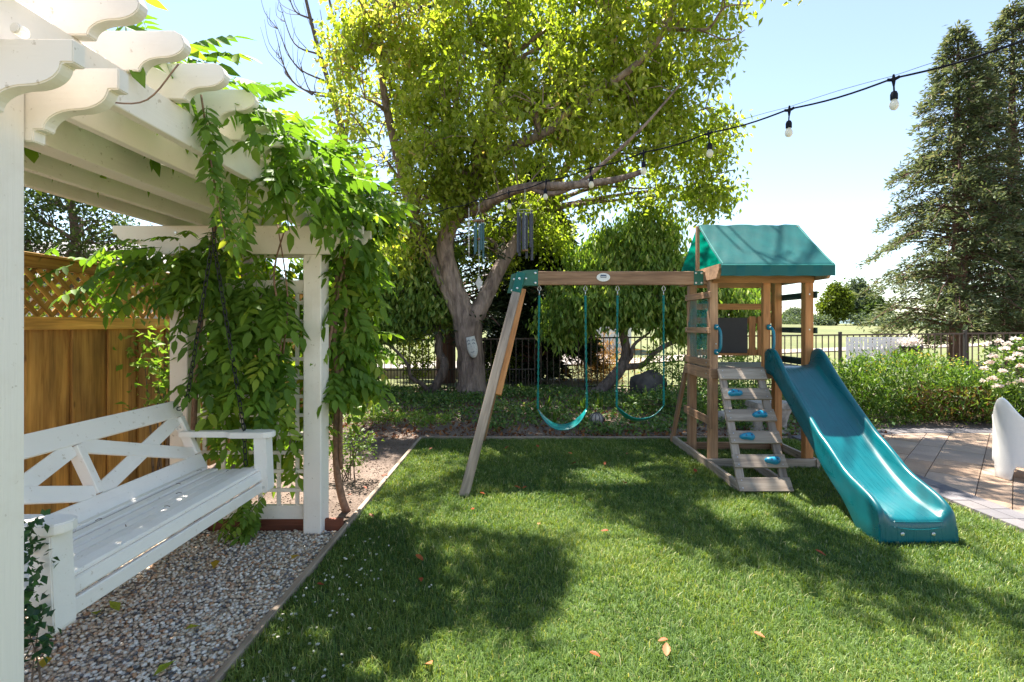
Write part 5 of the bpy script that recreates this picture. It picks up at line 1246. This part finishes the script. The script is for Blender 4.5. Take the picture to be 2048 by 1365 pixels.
tag(pebbles('mulch', C, rng.uniform(.004, .010, n), rng.random(n), 'mulch', .4), 'small clods and bark mulch on the bare soil', 'mulch', kind='stuff')
cl = np.stack([rng.uniform(-2.6, -1.0, 190), 7.7 + rng.normal(size=190) * .22], 1); C = np.repeat(np.column_stack([cl, soil_z(cl[:, 0], cl[:, 1])]), 10, 0); C = C + rng.normal(size=C.shape) * [.05, .05, 0]; C[:, 2] += rng.uniform(.01, .09, len(C))
o = foliage('pale_ground_cover', C, 'leaf_bright', None, (.03, .055), .55, -.3); tag(o, 'pale small-leaved ground cover at the edge of the bare soil', 'ground cover', kind='stuff')
# upright bed plants
q = random.Random(14)
for i in range(9):
    x, y = q.uniform(.2, 3.2), q.uniform(7.0, 8.8); z0 = float(soil_z(np.array(x), np.array(y)))
    t = thing('bed_plant', 'upright strap-leaved plant in the bed behind the swings', 'plant', (x, y, z0), 'plants in the bed'); n = 14
    C = np.array([x, y, z0]) + rng.normal(size=(n, 3)) * [.03, .03, 0]; D = rand_unit(n) * .45 + [0, 0, 1]; ln = rng.uniform(.16, .34, n); V, F, a = leaves(C, D, rand_unit(n), ln, ln * .12, rng.random(n)); link('leaf_blades', fast_mesh('leaf_blades', V, F, a), 'leaf_bush', t)

# ================================================================== vine on the pergola
vine = thing('climbing_vine', 'wisteria-like vine climbing the far posts and covering the pergola roof', 'vine', (-1.38, 3.95, 0))
def compound(seed):
    q = random.Random(seed); V = []; F = []; A = []
    npair = q.choice([4, 4, 5]); Ln = q.uniform(.24, .34)
    def spine(u): return Vector((Ln * u, 0, -.10 * Ln * u * u * 3))
    def leaflet(b, d, ln, r):
        d = d.normalized(); up = Vector((0, 0, 1)); s = d.cross(up).normalized(); nn = s.cross(d); w = ln * .25; o = len(V)
        dr = Vector((0, 0, -ln * .16))
        V.extend([b, b + d * ln * .22 + s * w * .85 + nn * w * .2, b + d * ln * .58 + s * w * .85 + nn * w * .2 + dr * .35, b + d * ln + dr, b + d * ln * .58 - s * w * .85 + nn * w * .2 + dr * .35, b + d * ln * .22 - s * w * .85 + nn * w * .2, b + d * ln * .42 - nn * w * .12 + dr * .15])
        F.extend([(o, o + 6, o + 1), (o + 1, o + 6, o + 2), (o + 2, o + 6, o + 3), (o + 3, o + 6, o + 4), (o + 4, o + 6, o + 5), (o + 5, o + 6, o)]); A.extend([r] * 7)
    base = q.uniform(.0, .55)
    for i in range(npair):
        u = .22 + .66 * i / (npair - 1)
        for s in (-1, 1): leaflet(spine(u), Vector((.45, s * 1.0, -.55 + q.uniform(-.3, .2))), q.uniform(.085, .125) * (1 - .15 * abs(u - .6)), min(1, max(0, base + q.uniform(-.14, .14))))
    leaflet(spine(1), Vector((1, 0, -.6)), .115, base)
    o = len(V); w = .002; V.extend([Vector((0, -w, 0)), Vector((0, w, 0)), spine(1) + Vector((0, w, 0)), spine(1) - Vector((0, w, 0)), spine(.5) + Vector((0, 0, -.003))]); F.extend([(o, o + 1, o + 4), (o + 1, o + 2, o + 4), (o + 2, o + 3, o + 4), (o + 3, o, o + 4)]); A.extend([.2] * 5)
    return np.array([tuple(v) for v in V]), np.array(F), np.array(A)
COMP = [compound(s) for s in range(9)]; CM = []
for V, F, A in COMP: me = fast_mesh('leaf', V, F, A, True); me.materials.append(MATS['leaf_vine']); CM.append(me)
spots = []   # (position, outward direction, scale)
q = random.Random(21)
def spot(p, d, s=1.0): spots.append((Vector(p), Vector(d), s))
for i in range(140):     # curtain on the trellis, in front
    z = .70 + 1.3 * q.random() ** .7; x = q.uniform(-2.32, -1.62) if z > 1.6 else q.uniform(-2.14, -1.60); z = min(z, q.uniform(1.55, 1.9)) if x > -2.05 else z; spot((x, q.uniform(3.36, 3.60), z), (q.uniform(-.5, .8), -q.uniform(.4, 1.1), q.uniform(-1.1, .0)), q.uniform(.7, 1.0))
for i in range(75):      # lower right of the trellis, behind
    spot((q.uniform(-2.3, -1.68), q.uniform(3.70, 3.9), q.uniform(.5, 1.7)), (q.uniform(-1, 1), q.uniform(-1, .4), q.uniform(-.9, .2)))
for i in range(105):      # outside curtain, right of the post
    z = 1.0 + 1.45 * q.random(); spot((q.uniform(-1.40, -1.24) + .04 * max(0, z - 1.3), q.uniform(3.7, 4.2), z), (q.uniform(-.3, 1.1), q.uniform(-.9, .6), q.uniform(-1.2, -.1)))
for i in range(84):     # tips of the rafters along the right side
    y = 2.0 + 2.1 * q.random() ** .75; k = (y - 1.5) / 2.3; spot((q.uniform(-1.30, -1.12) + .10 * k, y, 2.42 + q.uniform(-.10, .13) - .08 * max(0, y - 3)), (q.uniform(.1, 1), q.uniform(-.9, .3), q.uniform(-.5, .5)), q.uniform(.55, .85))
for i in range(120):     # on the roof
    spot((q.uniform(-2.8, -1.3), q.uniform(1.6, 3.9), 2.55 + q.uniform(-.02, .12)), (q.uniform(-1, 1), q.uniform(-1, 1), q.uniform(.1, .7)), .8)
for i in range(58):      # over the far crossbeam, left and middle
    spot((q.uniform(-2.32, -1.80), q.uniform(3.36, 3.50), q.uniform(1.72, 2.18)), (q.uniform(-.7, .7), -q.uniform(.3, 1.0), q.uniform(-1.1, .1)), q.uniform(.65, .95))
for i in range(13):      # strand hanging from the third rafter
    u = i / 12; spot((-1.255 + .02 * math.sin(i), 2.02 + .16 * u, 2.36 - .40 * u), (q.uniform(-.3, .8), -q.uniform(.1, .9), -q.uniform(.5, 1.2)), .5)
for i in range(5):
    u = i / 4; spot((-1.33 + .02 * math.sin(i), 2.42 + .1 * u, 2.24 - .22 * u), (q.uniform(-.3, .8), -q.uniform(.1, .9), -q.uniform(.5, 1.2)), .62)
for i in range(20):      # spray leaning out over the fence on the left
    u = q.random(); spot((-2.35 - .75 * u, 3.45 + q.uniform(-.15, .25), 2.08 - .05 * u + q.uniform(-.28, .06)), (-q.uniform(.1, 1), q.uniform(-.9, .2), q.uniform(-.7, .2)), .85)
for i in range(22):      # left post and below
    spot((q.uniform(-2.6, -2.3), q.uniform(3.45, 3.6), q.uniform(1.75, 2.05)), (q.uniform(-1, .4), -q.uniform(.3, 1), q.uniform(-1, 0)), .9)
for i in range(16):
    spot((q.uniform(-2.0, -1.75), q.uniform(3.5, 3.62), q.uniform(.06, .32)), (q.uniform(-.5, .5), -q.uniform(.5, 1), q.uniform(-.6, .1)), .6)
def leaf_matrix(p, d, s, rl):
    x = d.normalized(); z = Vector((0, 0, 1)); z = (z - x * z.dot(x)); z = z.normalized() if z.length > .05 else Vector((0, -1, 0)); y = z.cross(x)
    M = Matrix((x, y, z)).transposed().to_4x4() @ Matrix.Rotation(rl, 4, 'X') @ Matrix.Scale(s, 4); M.translation = p; return M
mats_ = [(leaf_matrix(p, d, s * q.uniform(.75, 1.1), q.uniform(-.5, .5)), q.randrange(9)) for p, d, s in spots]
order = sorted(range(len(spots)), key=lambda i: (spots[i][0].z > 2.53, spots[i][0].y - .4 * spots[i][0].x))   # roof-top leaves last
big = set(order[:300])
restV = []; restF = []; restA = []; off = 0
for i, (M, k) in enumerate(mats_):
    if i in big: link('leaf', CM[k], None, vine, M)
    else:
        V, F, A = COMP[k]; Mn = np.array(M); restV.append(V @ Mn[:3, :3].T + Mn[:3, 3]); restF.append(F + off); restA.append(np.clip(A + q.uniform(-.05, .28), 0, 1)); off += len(V)
for i in range(230):  # extra roof leaves, added to keep sun off the bench
    M = leaf_matrix(Vector((q.uniform(-2.85, -1.6), q.uniform(1.9, 4.15), 2.56 + q.uniform(-.01, .14))), Vector((q.uniform(-1, 1), q.uniform(-1, 1), q.uniform(-.15, .4))), q.uniform(.85, 1.15), q.uniform(-.4, .4)); k = q.randrange(9)
    V, F, A = COMP[k]; Mn = np.array(M); restV.append(V @ Mn[:3, :3].T + Mn[:3, 3]); restF.append(F + off); restA.append(np.clip(A + q.uniform(.0, .3), 0, 1)); off += len(V)
# a further fill of smaller leaf sprays behind and on top
for i in range(820):
    r_ = q.random()
    if r_ < .52: p = (q.uniform(-2.8, -1.3), q.uniform(1.7, 4.1), 2.55 + q.uniform(-.03, .10))
    elif r_ < .74: p = (q.uniform(-1.42, -1.22), q.uniform(3.75, 4.25), q.uniform(1.0, 2.5))
    elif r_ < .82: p = (q.uniform(-1.3, -1.02), q.uniform(2.3, 4.2), q.uniform(2.2, 2.52))
    else: p = (q.uniform(-2.3, -1.45), q.uniform(3.70, 3.95), q.uniform(.7, 2.1))
    M = leaf_matrix(Vector(p), Vector((q.uniform(-1, 1), q.uniform(-1, .6), q.uniform(-.9, .3))), q.uniform(.6, .95), q.uniform(-.6, .6)); k = q.randrange(9)
    V, F, A = COMP[k]; Mn = np.array(M); restV.append(V @ Mn[:3, :3].T + Mn[:3, 3]); restF.append(F + off); restA.append(np.clip(A + q.uniform(-.05, .25), 0, 1)); off += len(V)
o = link('foliage', fast_mesh('foliage', np.concatenate(restV), np.concatenate(restF), np.concatenate(restA), True), 'leaf_vine', vine); o['kind'] = 'stuff'
def stem(pts, r0, r1, n=5):
    p = bez(pts, n); m = MB(); k = len(p); m.tube(p, [r0 + (r1 - r0) * i / (k - 1) for i in range(k)], 8, True, .06, q); m.build('stem', 'vine_bark', vine, smooth=True)
stem([(-1.375, 4.06, -.02), (-1.41, 4.02, .15), (-1.43, 3.98, .4), (-1.40, 3.90, .75), (-1.36, 3.84, 1.0), (-1.38, 3.80, 1.4), (-1.35, 3.78, 1.9), (-1.33, 3.76, 2.3), (-1.3, 3.6, 2.48)], .034, .012)
stem([(-1.40, 4.0, .35), (-1.36, 3.88, .7), (-1.33, 3.82, 1.2), (-1.29, 3.8, 1.7), (-1.32, 3.72, 2.1), (-1.36, 3.5, 2.4), (-1.5, 3.2, 2.5)], .016, .008)
stem([(-1.42, 3.72, 1.2), (-1.36, 3.75, 1.6), (-1.27, 3.74, 2.05), (-1.22, 3.7, 2.35), (-1.25, 3.0, 2.5), (-1.3, 2.2, 2.5)], .013, .006)
stem([(-2.28, 3.6, .0), (-2.26, 3.5, .6), (-2.2, 3.46, 1.3), (-2.15, 3.46, 1.8), (-2.1, 3.5, 2.2), (-1.9, 3.4, 2.5)], .022, .010)
stem([(-2.1, 3.48, 1.6), (-2.0, 3.46, 1.95), (-2.05, 3.48, 2.3)], .012, .008)
stem([(-1.72, 3.5, 1.0), (-1.62, 3.46, 1.45), (-1.68, 3.47, 1.85), (-1.60, 3.48, 2.2)], .009, .005)
stem([(-1.62, 3.48, 1.3), (-1.58, 3.46, 1.7), (-1.66, 3.48, 2.2)], .007, .004)
stem([(-1.10, 1.63, 2.35), (-1.18, 1.60, 2.22), (-1.262, 1.55, 2.19), (-1.30, 1.50, 2.185), (-1.33, 1.47, 2.16), (-1.40, 1.50, 2.17)], .0026, .0018)
stem([(-1.26, 2.0, 2.42), (-1.245, 2.06, 2.1), (-1.25, 2.16, 1.85)], .004, .002)

# little feeder on the trellis and black irrigation tube
hf = thing('bird_feeder', 'small teal hanging feeder hooked onto the white trellis', 'feeder', (-1.735, 3.60, 1.55))
m = MB(); m.lathe([(0, 0), (.012, .01), (.016, .06), (.013, .14), (.02, .15), (0, .16)], (-1.735, 3.59, 1.53), 12); m.build('bottle', 'feeder_teal', hf, smooth=True)
m = MB(); m.lathe([(0, 0), (.022, .008), (.024, .03), (0, .045)], (-1.75, 3.585, 1.68), 12); m.build('cap', 'hold_plastic', hf, smooth=True)
m = MB(); m.tube([(-1.743, 3.59, 1.70), (-1.745, 3.60, 1.76), (-1.742, 3.622, 1.77)], .0025, 5); m.build('hook', 'steel', hf)
m = MB(); m.tube(bez([(-1.66, 1.66, .0), (-1.672, 1.665, .2), (-1.66, 1.67, .42), (-1.645, 1.66, .30), (-1.65, 1.655, .10), (-1.64, 1.66, .0)], 5), .007, 6); tag(m.build('irrigation_tube', 'tube_black', smooth=True), 'black irrigation tube looped beside the front pergola post', 'tube')

# ================================================================== wind chimes, plaque, string lights
def chime(label, px, ptop, d, r, tubes, L, mat, disc, sail):
    c = P(px, ptop, d); t = thing('wind_chime', label, 'wind chime', tuple(c))
    m = MB()
    if disc: m.lathe([(0, -.012), (r * 1.25, -.012), (r * 1.3, 0), (r * 1.1, .018), (r * .5, .032), (0, .035)], tuple(c), 20); m.build('top_disc', 'disc_wood', t, smooth=True)
    else: m.tube([(c.x + r * 1.1 * math.cos(a), c.y + r * 1.1 * math.sin(a), c.z) for a in np.linspace(0, 2 * math.pi, 25)], .006, 6, False); m.build('top_ring', 'steel', t, smooth=True)
    for i in range(tubes):
        a = 2 * math.pi * i / tubes + .3; l = L * (1 - .05 * i); x, y = c.x + r * math.cos(a), c.y + r * math.sin(a)
        m = MB(); m.tube([(x, y, c.z - .03 - .02 * (i % 3)), (x, y, c.z - .03 - l)], .017 if disc else .022, 10); o = m.build('tube', mat, t); autosmooth(o)
        s = MB(); s.tube([(x, y, c.z), (x, y, c.z - .06)], .002, 4); s.build('cord', 'steel', o)
    m = MB(); zc = c.z - (.30 if disc else .62); m.lathe([(0, -.015), (.045, -.012), (.05, 0), (.045, .014), (0, .018)], (c.x, c.y, zc), 16); m.build('striker', 'disc_wood', t, smooth=True)
    m = MB(); m.tube([(c.x, c.y, c.z), (c.x, c.y, c.z - L - .35 if sail else zc)], .0025, 4); m.build('cord', 'steel', t)
    up = MB(); up.tube([(c.x - r, c.y, c.z + .02), (c.x, c.y, c.z + .2)], .003, 4); up.tube([(c.x + r, c.y, c.z + .02), (c.x, c.y, c.z + .2)], .003, 4); up.tube([(c.x, c.y, c.z + .2), (c.x, c.y, c.z + .40)], .003, 4); up.build('hanging_cord', 'steel', t)
    if sail:
        m = MB(); z = c.z - L - .35; m.prism([(c.x, z + .02), (c.x + .06, z - .11), (c.x, z - .24), (c.x - .06, z - .11)], 'y', c.y - .004, c.y + .004); m.build('sail', 'plaque_clay', t)
chime('teal tube wind chime with wooden disc and diamond sail under the bough', 958, 443, 8.4, .075, 5, .58, 'chime_teal', True, True)
chime('large dark tube wind chime with ring top hanging over the beam bracket', 1050, 423, 7.9, .115, 6, .74, 'chime_dark', False, False)
m = MB(); q0 = P(938, 440, 8.45)
for k in range(13): z = q0.z - k * .045; m.lathe([(.004, -.02), (.017, -.012), (.012, 0), (.018, .010), (.004, .02)], (q0.x, q0.y, z), 8)
m.tube([(q0.x, q0.y, q0.z + .2), (q0.x, q0.y, q0.z - .62)], .006, 6)
tag(m.build('rain_chain', 'plaque_clay', smooth=True), 'pale beaded hanging chain beside the teal wind chime', 'chain')
# face plaque on the trunk
pq = thing('face_plaque', 'tall pale carved face mask fixed to the forked trunk', 'plaque', tuple(P(943, 695, 9.55)))
Mq = Matrix.Translation(P(944, 694, 9.585)) @ Matrix.Rotation(R(-9), 4, 'Y')
m = MB(); out_ = [(-.085, .19), (.075, .20)] + [(.10 * math.cos(a) * (1 if a > -.8 else 1) + .005, -.02 + .20 * math.sin(a)) for a in np.linspace(0, -math.pi, 13)]
v = []; f = []; n = len(out_)
for k, (sc_, y) in enumerate(((1, .04), (1, -.005), (.9, -.028), (.55, -.045), (.15, -.05))):
    for x, z in out_: v.append((x * sc_, y, z * sc_ + (1 - sc_) * -.02))
for k in range(4):
    for i in range(n): f.append((k * n + i, k * n + (i + 1) % n, (k + 1) * n + (i + 1) % n, (k + 1) * n + i))
f.append(tuple(4 * n + i for i in range(n))); m.add(v, f); m.build('mask', 'plaque_clay', pq, smooth=True, M=Mq)
m = MB(); m.tube(bez([(-.004, -.05, .09), (.004, -.062, .02), (.014, -.072, -.03), (.0, -.055, -.045)], 4), [.012] * 9 + [.016] * 3 + [.008], 8); m.build('nose', 'plaque_clay', pq, smooth=True, M=Mq)
for s in (-1, 1):
    m = MB(); m.tube(bez([(s * .02, -.050, .115), (s * .045, -.044, .135), (s * .075, -.034, .11)], 4), .006, 6); m.build('brow', 'plaque_ink', pq, smooth=True, M=Mq)
    m = MB(); m.tube(bez([(s * .022, -.050, .06), (s * .045, -.047, .07), (s * .068, -.038, .055)], 4), .008, 6); m.build('eye', 'plaque_ink', pq, smooth=True, M=Mq)
m = MB(); m.tube(bez([(-.035, -.046, -.095), (0, -.054, -.105), (.035, -.046, -.09)], 4), .006, 6); m.build('mouth', 'plaque_ink', pq, smooth=True, M=Mq)

sl = thing('string_lights', 'black string light cable with clear bulbs strung above the lawn', 'string lights', (0, 5.5, 2.9))
def cp(t): return Vector((2.19 - .378 * t, 2.9 + .414 * t, 2.93 + .0 * t))
def sagz(t): # small sag between the bulbs
    return -.018 * math.sin(math.pi * (t % 1.0))
pts = [cp(t) + Vector((0, 0, sagz(t) + (.012 * (t - 6) if t > 6 else 0))) for t in np.arange(-9, 9.01, .125)]
m = MB(); m.tube(pts, .0055, 6); m.build('cable', 'cable_black', sl, smooth=True)
m = MB(); m.tube([cp(t) + Vector((0, 0, .014 + .010 * math.sin(math.pi * (t % 1.0)))) for t in np.arange(-9, 9.01, .25)], .0014, 4); m.build('guide_wire', 'cable_black', sl)
for t in range(-4, 7):
    c = cp(t); qd = random.Random(t + 50); lean = Vector((qd.uniform(-.008, .008), qd.uniform(-.008, .008), 0))
    m = MB(); m.tube([c + Vector((0, 0, .022)), c + Vector((0, 0, -.012)), c + lean * .5 + Vector((0, 0, -.05))], [.005, .011, .0045], 8); m.tube(bez([c + Vector((-.03 * .67, .03 * .74, 0)), c + Vector((0, 0, -.008)), c + Vector((.03 * .67, -.03 * .74, 0))], 3), .009, 8)
    m.tube([c + lean * .5 + Vector((0, 0, -.045)), c + lean + Vector((0, 0, -.075))], .005, 6)
    so_ = c + lean + Vector((0, 0, -.075)); m.lathe([(.004, 0), (.014, -.006), (.019, -.02), (.019, -.05), (.015, -.052), (0, -.052)][::-1], tuple(so_), 12); lo = m.build('lamp_holder', 'cable_black', sl, smooth=False); autosmooth(lo)
    m = MB(); m.lathe([(0, -.112), (.011, -.110), (.02, -.100), (.0245, -.086), (.022, -.070), (.014, -.054), (.012, -.045)], tuple(so_), 14); m.build('bulb', 'bulb_glass', lo, smooth=True)

# ================================================================== fallen leaves
q = random.Random(31)
def fallen(sd, L):
    qq = random.Random(sd); n = 9; V = []; F = []; c1, c2 = qq.uniform(2, 5), qq.uniform(-3, 3)
    for i in range(n):
        u = i / (n - 1); w = .30 * L * math.sin(math.pi * min(1, u * .96 + .02)) ** .8 * (1 - .35 * u) * (1 + .18 * (i % 2)); x = (u - .5) * L
        for k in (-1, 0, 1): V.append((k * w, x, .008 + c1 * x * x + abs(k) * w * .55 + c2 * .12 * k * w * u))
    for i in range(n - 1):
        for k in range(2): F.append((i * 3 + k, i * 3 + k + 1, i * 3 + k + 4, i * 3 + k + 3))
    return fast_mesh('fallen_leaf', V, F, np.full(len(V), qq.uniform(0, .2)), True)
LV = [fallen(1, .045), fallen(2, .055), fallen(3, .065)]
for me in LV: me.materials.append(MATS['leaf_fallen'])
lv = [(905, 955), (838, 870), (1148, 935), (964, 997), (742, 1043), (838, 1130), (842, 1175), (640, 1186), (858, 1350), (1078, 1060), (1210, 1075), (1248, 975), (1327, 1300), (1519, 1290), (1333, 1318), (862, 905), (1015, 902), (1075, 900), (1255, 915), (1140, 915), (1035, 985), (730, 985), (945, 1030), (770, 960), (700, 1000), (1210, 935), (1390, 950), (1050, 985), (1190, 1330), (1640, 1120)]
for i, (px, py) in enumerate(lv):
    d = 1500 / (py - 650); c = P(px, py, d); c.z = .035
    o = link('fallen_leaf', LV[i % 3], None, None, Matrix.Translation(c) @ Matrix.Rotation(q.uniform(0, 6.28), 4, 'Z') @ Matrix.Rotation(q.uniform(-.5, .5), 4, 'X'))
    tag(o, 'curled orange-brown leaf fallen on the lawn', 'leaf', 'fallen leaves on the lawn')
GV = fast_mesh('fallen_leaf', *leaves(np.array([[0, -.045, .0]]), np.array([[0, 1., .1]]), np.array([[0, 0, 1.]]), np.array([.09]), np.array([.05]), np.array([.8]), fold=.2)); GV.materials.append(MATS['leaf_vine'])
for i, (px, py) in enumerate([(228, 1225), (193, 1240), (90, 1340), (330, 1352), (590, 1125), (385, 1270), (95, 1255), (430, 1140)]):
    d = 1500 / (py - 650); c = P(px, py, d); c.z = .03
    o = link('fallen_leaf', GV, None, None, Matrix.Translation(c) @ Matrix.Rotation(q.uniform(0, 6.28), 4, 'Z') @ Matrix.Rotation(q.uniform(-.4, .4), 4, 'X')); tag(o, 'green vine leaf fallen on the pebble gravel', 'leaf', 'fallen leaves on the gravel')
# dry twiglets on the bench seat
for i in range(10):
    x, y = q.uniform(-1.98, -1.68), q.uniform(1.9, 3.1); m = MB(); a = q.uniform(0, 6.28); z = .602; dx, dy = math.cos(a) * .014, math.sin(a) * .014
    m.tube([(x - dx, y - dy, z), (x, y, z + .004), (x + dx, y + dy, z + .001)], .0018, 4); tag(m.build('twig', 'twig_bark'), 'tiny dry brown twig lying on the bench seat', 'twig', 'debris on the bench seat')
